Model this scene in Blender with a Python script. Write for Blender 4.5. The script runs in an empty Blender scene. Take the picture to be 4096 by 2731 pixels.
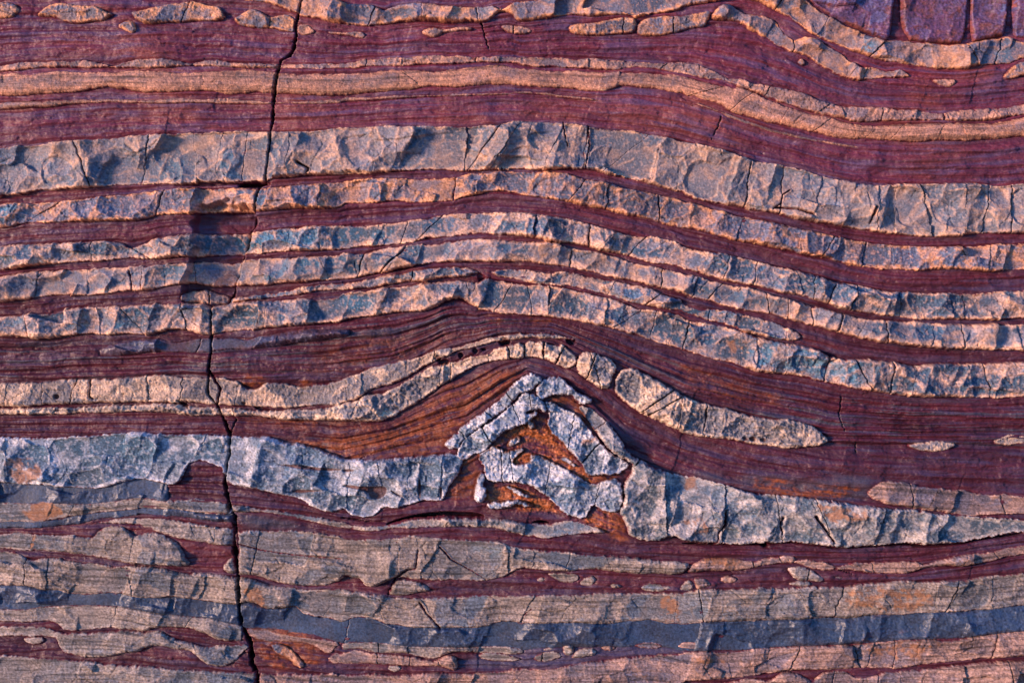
import bpy, math, random
import numpy as np

# ---------------------------------------------------------------- camera, sky, sun, exposure
sc = bpy.context.scene
S = 0.00125                      # metres per traced unit
CX, CY, ZC = 1176.0, 784.0, 1.55
cam_d = bpy.data.cameras.new('camera'); cam = bpy.data.objects.new('camera', cam_d)
sc.collection.objects.link(cam); sc.camera = cam
cam_d.lens = 60; cam_d.sensor_width = 36; cam_d.clip_start = 0.05; cam_d.clip_end = 500
cam.location = (0, -(2352*S*60/36) - 0.012, ZC); cam.rotation_euler = (math.radians(90), 0, 0)

SUN_EL, SUN_AZ = math.radians(6), math.radians(-57)     # azimuth seen from the wall normal, negative = from the left
w = bpy.data.worlds.new('World'); sc.world = w; w.use_nodes = True
nt = w.node_tree; bg = nt.nodes['Background']
sky = nt.nodes.new('ShaderNodeTexSky'); sky.sky_type = 'NISHITA'; sky.sun_disc = False
sky.sun_elevation = SUN_EL; sky.sun_rotation = math.radians(180) - SUN_AZ
sky.ozone_density = 6.5; sky.air_density = 1.0; sky.dust_density = 0.3
nt.links.new(sky.outputs[0], bg.inputs[0]); bg.inputs[1].default_value = 0.15
sd = bpy.data.lights.new('sun', 'SUN'); sun = bpy.data.objects.new('sun', sd); sc.collection.objects.link(sun)
sd.energy = 2.0; sd.angle = math.radians(11); sd.color = (1.0, 0.64, 0.46)
from mathutils import Vector
sdir = Vector((math.sin(SUN_AZ)*math.cos(SUN_EL), -math.cos(SUN_AZ)*math.cos(SUN_EL), math.sin(SUN_EL)))
sun.rotation_euler = sdir.to_track_quat('Z', 'Y').to_euler()
sc.view_settings.view_transform = 'Standard'; sc.view_settings.look = 'None'
sc.view_settings.exposure = 1.50; sc.view_settings.gamma = 1

# ---------------------------------------------------------------- noise helpers
rng = np.random.default_rng(7)
PERM = rng.permutation(4096).astype(np.int64)
RND = rng.random((4096, 4)).astype(np.float32)
def hsh(i, j, seed=0):
    return PERM[(PERM[(i + seed*57) & 4095] + j + seed*131) & 4095]
def perlin(x, y, seed=0):
    xi = np.floor(x).astype(np.int64); yi = np.floor(y).astype(np.int64)
    xf = (x-xi).astype(np.float32); yf = (y-yi).astype(np.float32)
    u = xf*xf*xf*(xf*(xf*6-15)+10); v = yf*yf*yf*(yf*(yf*6-15)+10)
    def g(a, b):
        t = RND[hsh(xi+a, yi+b, seed), 0]*6.2831853
        return np.cos(t)*(xf-a) + np.sin(t)*(yf-b)
    return ((g(0,0)*(1-u)+g(1,0)*u)*(1-v) + (g(0,1)*(1-u)+g(1,1)*u)*v)*1.5
def fbm(x, y, oct=4, seed=0, gain=0.5):
    s = 0; a = 1.0; t = 0
    for o in range(oct):
        s = s + a*perlin(x*2**o, y*2**o, seed+o); t += a; a *= gain
    return s/t*1.3
def worley(x, y, seed=0):
    xi = np.floor(x).astype(np.int64); yi = np.floor(y).astype(np.int64)
    f1 = np.full(x.shape, 9, np.float32); f2 = f1.copy()
    cid = np.zeros(x.shape, np.int64); bx = f1.copy(); by = f1.copy()
    for a in (-1, 0, 1):
        for b in (-1, 0, 1):
            h = hsh(xi+a, yi+b, seed)
            dx = (x-(xi+a+RND[h,1])).astype(np.float32); dy = (y-(yi+b+RND[h,2])).astype(np.float32)
            d = dx*dx+dy*dy
            n = d < f1
            f2 = np.where(n, f1, np.minimum(f2, d)); cid = np.where(n, h, cid)
            bx = np.where(n, dx, bx); by = np.where(n, dy, by); f1 = np.where(n, d, f1)
    f1 = np.sqrt(f1); f2 = np.sqrt(f2)
    return f1, f2, bx, by, cid
def scallop(x, y, seed, k=1.0, g=.8, o=.6):
    """conchoidal fracture: bowls meeting in sharp ridges; height, distance to the ridge, id of the bowl"""
    xi = np.floor(x).astype(np.int64); yi = np.floor(y).astype(np.int64)
    h1 = np.full(x.shape, 9, np.float32); h2 = h1.copy(); cid = np.zeros(x.shape, np.int64)
    for a in (-1, 0, 1):
        for b in (-1, 0, 1):
            h = hsh(xi+a, yi+b, seed)
            dx = (x-(xi+a+RND[h,1])).astype(np.float32); dy = (y-(yi+b+RND[h,2])).astype(np.float32)
            v = o*(RND[h,3]-.5) + g*((RND[h,1]*2-1)*dx+(RND[h,2]*2-1)*dy) + k*(dx*dx+dy*dy)
            n = v < h1
            h2 = np.where(n, h1, np.minimum(h2, v)); cid = np.where(n, h, cid); h1 = np.where(n, v, h1)
    return h1, h2-h1, cid
def sst(a, b, v):
    t = np.clip((v-a)/(b-a), 0, 1); return t*t*(3-2*t)

# ---------------------------------------------------------------- global grid (x right, y down, traced units)
CELL = 1.85
def axis(lo, hi, margin, cell):
    a = np.arange(lo-14, hi+14, cell)
    ext = []; st = cell; p = 0
    while p < margin:
        st = min(st*1.12, 9); p += st; ext.append(p)
    ext = np.array(ext)
    return np.concatenate([(a[0]-ext)[::-1], a, a[-1]+ext])
xs = axis(0, 2352, 330, CELL); ys = axis(0, 1568, 250, CELL)
NX, NY = len(xs), len(ys)
X, Y = np.meshgrid(xs, ys)       # [NY, NX]

def P(s):
    """'cr x y x y; cr x y ...' : tile column/row then positions inside that tile (three units to one)"""
    out = []
    for seg in s.split(';'):
        t = seg.split(); v = list(map(float, t[1:]))
        if t[0] == 'Z':                       # enlarged window on the fold
            out += [(987.6+v[i]*.2930, 803.9+v[i+1]*.2930) for i in range(0, len(v), 2)]; continue
        c, r = int(t[0][0]), int(t[0][1])
        for i in range(0, len(v), 2):
            out.append((c*784 + v[i]/3, r*522.67 + v[i+1]/3))
    return np.array(out)
def line(s, smooth=3):
    p = P(s) if isinstance(s, str) else s
    x = np.maximum.accumulate(p[:,0] + np.arange(len(p))*1e-3)
    v = np.interp(xs, x, p[:,1])
    k = smooth; ker = np.ones(2*k+1)/(2*k+1)
    return np.convolve(np.pad(v, k, mode='edge'), ker, 'valid')
def chaikin(p, n=1):
    for _ in range(n):
        q = np.roll(p, -1, 0)
        p = np.stack([p*.75+q*.25, p*.25+q*.75], 1).reshape(-1, 2)
    return p
def bbox(x0, x1, y0, y1, pad=16):
    i0 = max(0, np.searchsorted(xs, x0-pad)-1); i1 = min(NX, np.searchsorted(xs, x1+pad)+1)
    j0 = max(0, np.searchsorted(ys, y0-pad)-1); j1 = min(NY, np.searchsorted(ys, y1+pad)+1)
    return i0, i1, j0, j1
def poly_sdf(p, pad=16):
    i0, i1, j0, j1 = bbox(p[:,0].min(), p[:,0].max(), p[:,1].min(), p[:,1].max(), pad)
    x = X[j0:j1, i0:i1].astype(np.float32); y = Y[j0:j1, i0:i1].astype(np.float32)
    d2 = np.full(x.shape, 1e9, np.float32); ins = np.zeros(x.shape, bool)
    for k in range(len(p)):
        ax, ay = p[k]; bx_, by_ = p[(k+1) % len(p)]
        ex, ey = bx_-ax, by_-ay; L = ex*ex+ey*ey+1e-9
        t = np.clip(((x-ax)*ex+(y-ay)*ey)/L, 0, 1)
        d2 = np.minimum(d2, (x-ax-t*ex)**2+(y-ay-t*ey)**2)
        if ay != by_:
            c = ((ay > y) != (by_ > y)) & (x < (bx_-ax)*(y-ay)/(by_-ay)+ax); ins ^= c
    return (i0, i1, j0, j1), np.where(ins, 1, -1)*np.sqrt(d2)

n_fine0 = fbm(X/9, Y/9, 3, 51)
# ---------------------------------------------------------------- traced lines of the beds
LN = {}
def L(name, s): LN[name] = line(s); return LN[name]
L('b1t', '00 1300 -60 2060 -60 2090 -20 2200 -10 2352 5; 10 0 15 100 20 210 20 260 55 300 75 340 45 400 30 500 22 640 25 700 40 850 45 960 45 1040 35 1080 60 1110 62 1140 50 1180 20 1260 8 1350 0 1400 -20 1500 -35 2352 -60; 20 300 -70 560 -70 800 -30 870 5 940 70 1010 110 1100 160 1200 200 1300 240 1390 275 1420 288 1450 268 1560 275 1700 295 1850 310 1950 305 2050 285 2150 262 2250 250 2352 285 2600 290')
L('b1b', '00 1300 -30 1600 -15 1680 -5 1750 10 1830 15 1900 35 1980 65 2045 90 2075 110 2130 115 2200 130 2352 160; 10 0 165 100 170 170 175 250 170 340 155 430 145 550 135 620 145 750 155 880 145 950 155 1000 150 1050 110 1090 70 1150 76 1185 110 1220 150 1300 140 1400 125 1500 115 1600 105 1700 115 1800 110 1900 100 2000 110 2040 120 2150 90 2250 80 2352 60; 20 0 55 100 35 200 10 250 0 300 -15 420 -22 500 0 560 25 620 60 680 95 750 130 850 200 950 255 1060 300 1150 340 1250 370 1290 385 1310 400 1400 420 1500 430 1600 455 1720 470 1850 475 1950 470 2050 450 2150 440 2250 435 2300 415 2352 395 2600 380')
L('fft', '20 200 110 235 60 290 20 340 35 400 70 440 90 520 100 600 120 650 140 680 190 720 240 770 270 850 255 920 265 980 300 1050 340 1120 380 1160 420 1200 425 1220 465 1290 455 1340 458 1400 480 1500 475 1545 490 1585 525')
L('ffb', '20 200 120 230 135 300 135 380 145 430 180 480 215 570 250 620 290 680 325 740 350 800 365 860 385 900 410 950 450 1010 480 1060 510 1110 530 1180 545 1300 545 1400 535 1500 530 1585 530')
L('b3t', '00 -900 455 0 450 80 440 160 430 250 425 320 430 400 420 500 418 600 415 700 435 780 452 850 430 950 410 1050 405 1150 402 1230 415 1310 430 1400 410 1480 405 1550 420 1650 435 1750 430 1900 440 2000 432 2100 440 2200 435 2352 430; 10 80 420 150 405 250 405 350 395 450 395 550 385 650 378 750 385 850 390 920 395 940 390 1050 385 1200 380 1300 385 1400 390 1500 388 1600 400 1700 395 1800 405 1900 410 1980 412 2100 415 2200 425 2300 430; 20 0 427 80 430 150 460 220 490 280 515 310 540 350 533 420 550 480 580 560 580 650 600 750 620 850 650 930 690 1000 705 1100 730 1200 740 1330 740 1400 745 1500 755 1600 755 1700 765 1800 770 1850 762 1950 755 2100 745 2200 735 2352 715 3300 690')
L('b3b', '00 -900 490 0 488 60 480 150 478 300 460 400 460 550 465 700 460 800 467 900 462 1000 468 1100 465 1250 460 1400 455 1550 462 1700 462 1870 465 1950 468 2100 472 2200 475 2352 470; 10 100 465 200 450 300 445 400 452 500 445 600 435 700 438 800 430 900 425 1000 425 1100 425 1180 430 1250 450 1350 455 1450 460 1550 460 1650 462 1750 470 1850 475 1950 470 2050 465 2150 470 2250 485 2352 503; 20 80 520 170 545 260 550 300 565 380 590 480 620 550 650 620 685 700 710 780 730 860 760 980 785 1060 800 1150 825 1250 838 1350 838 1450 830 1550 830 1700 830 1800 825 1900 828 2000 828 2100 825 2200 810 2352 785 3300 750')
L('b4t', '00 -900 510 0 505 100 510 200 520 300 500 450 490 600 500 700 500 800 495 950 485 1050 490 1200 495 1350 490 1500 480 1650 480 1800 485 1890 495 2000 500 2100 510 2200 500 2352 500; 10 150 500 250 490 350 480 500 480 650 490 800 480 900 460 1000 445 1100 435 1180 455 1300 465 1400 475 1600 475 1700 490 1800 495 1950 490 2100 490 2200 500 2352 520; 20 100 550 200 570 300 585 400 605 500 640 600 690 700 725 800 760 900 790 1000 810 1100 840 1200 860 1400 860 1600 850 1800 850 2000 850 2150 850 2250 830 2352 805 3300 780')
L('b4b', '00 -900 665 0 655 150 655 300 640 450 630 600 620 750 600 900 620 1000 635 1150 630 1300 625 1450 630 1600 640 1750 630 1880 638 2000 645 2150 655 2352 655; 10 150 640 300 630 500 620 600 595 750 600 900 590 1000 580 1150 575 1250 585 1400 595 1550 600 1700 620 1800 625 1950 595 2100 610 2200 615 2352 640; 20 0 655 80 665 150 690 250 720 350 770 450 800 600 840 700 860 800 875 900 905 1000 930 1150 950 1300 960 1500 975 1650 975 1750 965 1900 965 2050 955 2200 950 2352 940 3300 920')
L('b5t', '00 -900 715 0 710 150 700 300 700 450 690 600 685 750 680 900 685 1050 690 1200 680 1400 678 1550 675 1700 685 1850 700 2000 698 2150 690 2352 680; 10 0 665 200 665 400 655 600 650 800 645 1000 640 1150 640 1220 628 1400 635 1550 655 1700 670 1770 688')
L('b5b', '00 -900 760 0 752 150 745 300 740 450 720 600 710 750 705 900 710 1100 712 1300 708 1400 710 1600 710 1850 715 2000 712 2100 720 2200 718 2352 705; 10 0 695 200 690 400 675 600 665 800 660 1000 655 1150 650 1220 642 1400 650 1550 670 1700 685 1770 690')
L('b5rt', '20 30 730 100 700 250 755 450 830 600 880 800 932 1000 968 1200 1005 1260 1020')
L('b5rb', '20 30 735 100 722 250 775 450 852 600 902 800 950 1000 985 1200 1016 1260 1024')
L('b6t', '00 -900 1020 0 1015 100 1000 200 990 300 985 400 975 500 965 650 960 800 945 950 930 1100 925 1300 915 1500 910 1700 905 1860 905 2000 905 2150 900 2250 890 2352 875; 10 150 875 300 868 500 865 650 870 800 870 1000 862 1100 855 1150 840 1300 835 1450 840 1600 850 1750 870 1900 890 2000 900 2150 925 2250 945 2352 970; 20 100 990 200 1010 300 1040 400 1070 480 1100 600 1120 750 1150 850 1180 1000 1225 1100 1245 1200 1258 1350 1265 1500 1270 1650 1262 1800 1260 1950 1262 2100 1270 2200 1275 2352 1265 3300 1240')
L('b6b', '00 -900 1370 0 1365 20 1345 150 1340 280 1320 400 1310 600 1298 750 1280 900 1275 1050 1265 1200 1265 1350 1262 1500 1260 1650 1250 1820 1250 1900 1230 2050 1215 2200 1205 2352 1205; 10 100 1200 250 1185 400 1180 600 1170 800 1175 1000 1170 1200 1165 1400 1168 1500 1160 1600 1165 1700 1170 1800 1190 1950 1225 2050 1245 2150 1270 2250 1300 2352 1320; 20 80 1360 200 1390 350 1415 450 1450 600 1460 700 1490 800 1515 900 1528 1000 1545 1100 1562 1180 1580; 21 1320 25 1480 45 1600 60 1750 65 1900 60 2050 45 2200 38 2352 40 3300 36')
L('b7t', '00 -900 1415 0 1408 150 1400 300 1395 500 1378 700 1355 800 1345 950 1325 1100 1310 1250 1295 1400 1290 1550 1292 1700 1300 1790 1300 1900 1285 2050 1272 2150 1265 2352 1255; 10 0 1245 150 1235 300 1225 500 1225 650 1225 790 1225 830 1210 900 1195 1000 1185 1100 1180 1250 1185 1400 1185 1550 1195 1650 1225 1750 1245 1850 1265 1950 1290 2050 1310 2150 1330 2250 1355 2352 1375; 20 0 1385 100 1400 200 1430 300 1460 350 1480 450 1490 600 1525 700 1550; 21 850 10 1000 40 1100 70 1150 80 1300 105 1500 122 1700 130 1850 135 1950 128 2050 120 2200 115 2352 112 3300 108')
L('b7b', '00 -900 1560 60 1568 150 1545 300 1535 450 1530 600 1528 750 1520 850 1520 950 1515 1100 1485 1200 1480 1350 1470 1500 1455 1600 1462 1740 1460 1800 1455 1900 1445 2050 1435 2200 1432 2352 1425; 10 0 1405 100 1395 200 1390 300 1385 400 1380 470 1395 600 1390 750 1390 780 1385 820 1360 900 1340 1000 1320 1100 1310 1150 1320 1250 1345 1400 1365 1500 1380 1580 1395 1700 1420 1800 1440 1950 1475 2100 1500 2200 1530 2300 1555; 21 0 0 150 25 250 60 350 90 500 105 650 145 780 170 900 190 980 205 1050 230 1150 250 1250 265 1400 290 1550 295 1700 290 1850 285 1950 290 2100 300 2250 295 2352 290 3300 288')
L('b8t', '01 -900 140 0 130 100 115 250 110 400 100 550 92 700 85 800 88 830 100 900 138 1000 100 1080 65 1200 50 1350 40 1500 45 1700 30 1800 20 1950 5 2100 -5 2352 -15; 10 100 1550 200 1545 400 1530 500 1510 590 1510 640 1490 700 1475 850 1470 900 1462 1050 1460 1150 1465 1250 1470 1350 1485 1500 1495 1600 1510 1700 1535; 11 1900 30 2050 60 2150 60 2300 95; 21 0 125 100 150 180 165 300 185 400 205 550 240 650 260 750 285 850 310 950 345 1050 370 1150 385 1250 400 1350 430 1450 440 1550 445 1700 448 1850 445 2000 450 2150 440 2200 435 2352 435 3300 430')
L('b8b', '01 -900 320 0 295 60 285 130 270 250 260 350 250 500 240 650 235 750 228 900 215 1000 215 1100 215 1200 195 1350 205 1500 190 1660 190 1800 180 1950 165 2100 155 2200 155 2352 155; 11 0 150 150 130 300 115 400 105 500 95 540 80 700 75 800 60 850 48 1000 45 1100 50 1250 60 1400 80 1500 95 1600 110 1700 130 1800 155 1900 180 1980 190 2050 215 2150 240 2250 255 2352 275; 21 0 290 100 305 200 335 330 370 450 385 550 410 650 440 750 460 850 480 950 510 1050 545 1150 570 1250 590 1400 610 1550 625 1700 630 1850 630 2000 635 2150 632 2200 635 2300 625 2352 625 3300 618')
L('b9t', '01 -900 350 0 335 100 325 200 305 350 300 450 290 600 285 750 275 900 262 970 260 1000 270 1100 250 1200 250 1300 240 1450 225 1550 235 1650 225 1700 210 1850 205 2000 205 2150 195 2250 190 2352 185; 11 0 175 100 170 170 180 220 165 320 140 430 132 480 120 560 110 700 95 850 85 950 80 1100 85 1200 95 1300 100 1450 110 1550 130 1650 150 1750 170 1900 200 2000 240 2100 260 2200 275 2240 285 2352 310; 21 0 315 100 335 200 370 280 385 360 410 430 410 550 440 640 475 710 485 800 505 870 540 950 545 1050 580 1150 600 1250 620 1350 630 1500 645 1650 650 1750 660 1900 665 2000 668 2100 668 2200 665 2352 660 3300 655')
L('b9b', '01 -900 535 0 515 100 510 200 490 350 475 500 465 650 462 750 452 850 440 950 435 1100 420 1200 400 1300 375 1400 395 1550 402 1700 400 1820 400 1950 380 2100 375 2352 355; 11 0 362 100 345 180 318 250 310 300 305 400 280 500 258 600 245 750 235 850 235 1000 235 1200 235 1300 235 1400 255 1500 265 1600 275 1700 300 1800 330 1900 350 2000 365 2100 390 2200 415 2300 435 2352 450; 21 0 465 100 490 200 505 250 525 350 550 450 575 560 590 650 610 750 640 850 670 950 690 1050 715 1150 745 1250 770 1400 790 1500 800 1650 820 1800 832 1950 835 2100 840 2250 845 3300 848')
L('b10t', '01 1565 490 1600 480 1700 475 1800 455 1900 445 2000 430 2100 405 2200 385 2352 378; 11 0 382 100 375 200 350 300 330 400 320 500 300 600 280 700 278 800 275 880 278 935 302')
L('b10b', '01 1565 520 1620 510 1750 500 1850 490 1950 475 2100 450 2200 440 2352 430; 11 0 428 100 418 200 415 300 395 400 385 480 370 550 368 650 355 700 345 800 340 900 325 935 304')
L('b10rt', '11 1040 308 1100 285 1180 280 1280 290 1400 310 1450 315 1550 305 1650 325 1750 345 1850 365 1950 380 2050 400 2150 425 2220 470 2352 500; 21 0 525 60 545 130 565 220 560 300 570 370 590 450 600 550 625 650 655 720 690 800 715 825 750')
L('b10rb', '11 1040 312 1060 325 1130 350 1200 360 1300 380 1400 385 1500 400 1600 410 1700 430 1800 455 1900 480 1980 510 2080 530 2200 550 2352 575; 21 0 590 100 615 150 630 250 655 350 680 420 710 500 735 600 760 700 775 780 780 825 758')
L('b11t', '01 -900 610 0 605 150 605 200 580 300 590 380 580 450 560 600 545 750 540 850 545 1000 530 1100 520 1200 525 1300 520 1450 535 1500 530 1600 515 1750 505 1900 500 2100 485 2200 490 2352 470; 11 0 450 100 440 200 430 300 410 450 400 550 385 700 370 800 370 880 375 930 387 970 365 1000 350 1050 365 1150 375 1250 390 1350 400 1450 405 1550 415 1650 440 1750 460 1850 485 1950 520 2050 560 2120 560 2200 580 2352 600; 21 0 612 60 640 120 645 200 665 300 680 400 720 500 745 600 770 700 795 800 810 900 830 960 855 1000 880 1100 910 1180 910 1250 905 1350 915 1450 925 1550 950 1600 955 1700 940 1800 935 1950 938 2100 930 2250 930 2352 925 3300 920')
L('b11b', '01 -900 790 0 745 120 755 250 768 350 765 450 745 600 735 750 738 900 738 1000 740 1100 720 1200 700 1290 710 1400 735 1450 732 1550 725 1700 710 1800 700 1900 690 2000 675 2100 668 2200 662 2352 650; 11 0 640 100 625 200 610 300 600 400 585 500 580 580 575 650 545 700 510 760 490 830 495 870 525 950 560 1050 580 1150 590 1250 600 1400 608 1500 620 1600 640 1700 660 1800 675 1900 700 2000 730 2100 765 2200 795 2300 820; 21 0 840 100 870 200 900 300 930 400 960 500 985 600 1000 700 1015 800 1025 900 1050 1000 1070 1100 1090 1200 1110 1300 1130 1400 1145 1500 1160 1650 1165 1800 1170 1950 1178 2100 1178 2250 1175 2352 1165 3300 1150')
L('s1t', '01 650 850 730 820 850 785 950 772 1100 772 1200 792 1350 768 1450 765 1600 750 1700 772 1800 750 1900 728 2000 712 2150 698 2352 700; 11 60 712')
L('s1b', '01 650 870 720 885 900 870 1050 850 1200 860 1300 860 1430 857 1500 847 1650 842 1800 827 1950 807 2100 782 2352 755; 11 60 735')
L('b12t', '01 -900 1070 0 1070 60 1065 150 1065 300 1055 400 1050 550 1050 700 1045 850 1040 950 1030 1010 1015 1100 1010 1200 1020 1350 1030 1430 1035 1480 1020 1560 1035 1640 1055 1670 1095 1750 1115 1830 1070 1950 1065 2050 1095 2150 1080 2250 1070 2352 1045; 11 0 1040 100 1010 200 960 300 940 400 920 500 900 600 860 700 835 800 820 900 790 1000 760 1100 745 1200 735 1300 735 1400 730 1500 735 1610 760')
L('b12b', '01 -900 1235 0 1235 200 1230 300 1222 520 1218 700 1208 950 1205 1100 1195 1250 1200 1420 1215 1550 1222 1750 1235 1900 1240 2100 1235 2352 1215; 11 0 1195 100 1180 160 1140 220 1110 350 1080 450 1030 550 970 640 920 700 890 820 850 950 820 1050 790 1120 775 1250 760 1400 760 1500 768 1610 775')
L('b12ct', '01 -900 1250 0 1250 200 1245 300 1235 520 1235 700 1222 950 1218 1100 1212 1250 1230 1420 1235 1550 1235 1750 1255 1900 1262 2100 1250 2352 1230; 11 0 1215 100 1205 160 1160 300 1135 400 1080 500 1020 600 960 700 945 800 910 900 880 980 870 1030 850 1070 820 1150 818 1230 790 1260 800 1290 780 1400 785 1440 810 1530 800 1560 835 1610 870 1622 900')
L('b12cb', '01 -900 1295 0 1290 150 1290 300 1290 450 1285 550 1275 700 1285 850 1270 950 1268 1050 1268 1200 1275 1350 1300 1450 1298 1550 1300 1650 1295 1750 1298 1850 1312 2000 1320 2200 1325 2352 1328; 11 100 1335 250 1338 350 1310 450 1250 550 1190 620 1140 680 1080 750 1050 850 1000 950 950 1050 925 1150 905 1250 900 1350 895 1420 910 1470 940 1550 980 1600 960 1622 940')
L('b13t', '11 1885 1060 1910 1000 1940 975 2000 972 2080 1000 2200 1060 2300 1130 2352 1160; 21 80 1190 200 1220 300 1240 400 1280 500 1300 600 1320 730 1318 820 1340 900 1370 960 1410 1000 1450 1012 1472')
L('b13b', '11 1885 1130 1900 1160 1960 1210 2050 1270 2150 1310 2250 1360 2352 1405; 21 0 1420 100 1435 250 1450 400 1470 500 1490 620 1510 720 1522 800 1515 900 1505 980 1490 1012 1476')
L('b14t', '01 -900 1440 0 1440 200 1442 400 1448 500 1435 650 1430 800 1415 900 1410 1100 1415 1250 1425 1400 1418 1550 1435 1590 1445 1610 1440 1750 1440 1850 1445 1950 1480 2100 1490 2200 1510 2250 1545 2352 1570; 12 0 12 60 20 150 25 250 28 400 15 520 5 650 -5 760 -10 850 -5')
L('b14b', '02 -900 210 0 195 150 200 300 205 450 215 550 230 650 235 750 215 830 175 950 165 1000 170 1080 190 1180 205 1240 185 1262 140 1280 90 1300 52 1360 35 1430 45 1500 75 1545 100 1555 180 1620 205 1700 215 1800 240 1900 265 2000 285 2080 310 2150 345 2230 380 2280 400 2352 375; 12 20 365 50 400 80 415 170 430 240 410 280 360 350 365 450 350 520 325 580 310 650 315 700 300 745 200 790 150 835 80 850 0')
L('b16t', '22 1270 260 1310 200 1400 170 1500 165 1600 200 1750 225 1950 245 2080 270 2160 280 2220 265 2352 285 3300 310')
L('b16b', '22 1270 270 1300 300 1400 330 1550 360 1700 380 1850 405 2000 415 2100 405 2200 405 2352 405 3300 415')
L('b17t', '02 -900 340 0 325 200 330 350 330 500 330 650 330 800 310 900 295 1000 290 1080 310 1200 315 1350 300 1450 315 1560 330 1600 335 1700 345 1850 375 2000 395 2150 420 2352 460; 12 60 475 150 492')
L('b17b', '02 -900 480 0 465 150 455 250 465 400 450 500 425 650 405 800 385 900 375 1050 370 1200 375 1350 395 1450 408 1560 410 1600 388 1700 395 1850 392 1950 415 2050 440 2150 460 2250 480 2352 498; 12 60 505 150 498')
L('b17rt', '12 60 500 150 488 230 490 330 476 420 460 560 440 750 438 950 440 1050 432 1150 440 1250 460 1350 475 1440 480 1480 460 1560 450 1640 460 1720 480 1820 525')
L('b17rb', '12 60 505 100 515 250 518 400 500 600 492 800 487 1000 492 1100 505 1200 540 1300 560 1400 570 1500 555 1600 545 1700 535 1820 527')
L('b18t', '02 -900 540 0 545 60 535 110 525 170 540 250 550 400 550 480 545 600 570 645 572 655 530 690 500 750 482 840 495 870 512 920 558 960 556 1000 530 1060 530 1120 550 1180 580 1235 605 1275 690 1305 745')
L('b18b', '02 -900 640 0 640 130 655 300 660 450 670 600 690 750 715 900 745 1050 750 1150 760 1240 775 1305 765')
L('b19t', '02 590 475 700 450 860 436 900 430 1000 425 1100 430 1250 452 1350 478 1450 492 1610 502')
L('b19b', '02 590 482 700 472 860 470 950 490 1050 512 1150 545 1250 582 1350 602 1450 615 1610 632')
L('b18rt', '02 1640 522 1760 515 1900 520 2100 525 2352 555; 12 0 568 150 580 300 575 450 555 600 560 750 575 850 580 1000 590 1100 600 1150 625 1250 640 1400 655 1550 665 1700 680 1850 690 2000 705 2150 720 2352 735; 22 45 745')
L('b18rb', '02 1640 825 1750 828 1850 868 1950 892 2100 905 2250 900 2352 860; 12 0 830 130 852 160 892 220 905 300 870 370 840 500 850 600 855 750 860 850 865 950 875 1020 862 1130 838 1200 790 1260 775 1400 792 1550 802 1680 790 1800 790 1950 810 2100 820 2352 815; 22 45 770')
L('b20t', '22 775 730 880 720 980 735 1080 765 1100 748 1200 740 1350 740 1500 735 1630 735 1660 755 1750 725 1850 695 2000 680 2140 660 2160 650 2250 630 2352 620 3300 590')
L('b20b', '22 775 735 900 785 1000 795 1080 803 1150 795 1200 805 1300 815 1450 810 1600 805 1650 782 1750 770 1850 765 1950 765 2140 730 2250 705 2352 680 3300 650')
L('b21t', '02 -900 665 0 660 100 665 160 700 210 725 300 705 400 705 500 735 600 745 700 745 780 770 860 760 1000 770 1150 785 1300 810 1450 820 1600 830 1640 845 1660 838 1740 850 1850 890 1950 910 2100 930 2352 925; 12 0 930 100 945 180 960 300 970 450 980 600 985 750 985 900 970 1050 965 1200 970 1350 965 1500 960 1650 960 1800 950 2000 950 2200 952 2352 952; 22 100 930 250 920 400 915 600 915 800 910 1000 905 1150 895 1300 890 1500 875 1700 870 1900 865 2050 840 2200 825 2352 815 3300 780')
L('b21b', '02 -900 900 0 900 200 905 320 935 400 930 500 965 600 965 750 955 850 960 950 980 1100 990 1200 980 1300 985 1400 1010 1500 1020 1640 1032 1700 1012 1750 1020 1830 1060 1950 1060 2030 1045 2080 1090 2150 1120 2250 1130 2352 1152; 12 60 1135 130 1120 200 1125 300 1165 400 1175 500 1185 620 1190 800 1190 950 1190 1020 1175 1110 1150 1300 1160 1500 1155 1700 1155 1850 1165 2000 1140 2100 1135 2250 1160 2352 1175; 22 150 1155 300 1150 500 1145 700 1135 850 1130 1000 1125 1150 1130 1250 1115 1350 1100 1500 1105 1650 1085 1800 1085 1950 1080 2100 1065 2250 1050 2352 1040 3300 1010')
L('s3b', '02 -900 1060 0 1055 200 1060 350 1035 500 1030 700 1030 850 1040 1000 1070 1150 1090 1300 1105 1450 1120 1550 1150 1640 1165 1700 1185 1850 1195 2000 1220 2200 1250 2352 1275; 12 0 1285 150 1285 300 1290 450 1305 600 1310 800 1318 1000 1315 1150 1320 1250 1335 1400 1318 1550 1310 1700 1310 1900 1310 2100 1290 2200 1300 2352 1335; 22 200 1340 350 1340 500 1325 700 1310 900 1305 1100 1295 1200 1290 1400 1280 1550 1260 1700 1260 1850 1260 2000 1240 2200 1217 2352 1205 3300 1180')
L('b22b', '02 -900 1150 0 1145 150 1150 250 1145 330 1140 380 1160 420 1205 500 1215 650 1205 800 1190 950 1205 1010 1215 1050 1185 1150 1180 1300 1190 1400 1220 1500 1270 1670 1288')
L('b23t', '02 -900 1180 0 1178 150 1180 300 1185 400 1215 450 1230 600 1225 750 1215 900 1215 1000 1222 1060 1215 1120 1215 1140 1240 1200 1270 1280 1285 1350 1300 1420 1320 1550 1310 1690 1295 1712 1320')
L('b23b', '02 -900 1250 0 1245 100 1240 200 1245 300 1250 380 1265 400 1300 420 1355 500 1380 600 1390 750 1385 850 1360 950 1350 1060 1310 1130 1310 1200 1340 1300 1345 1350 1370 1370 1400 1430 1440 1500 1460 1570 1450 1640 1400 1700 1340 1712 1325')
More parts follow.
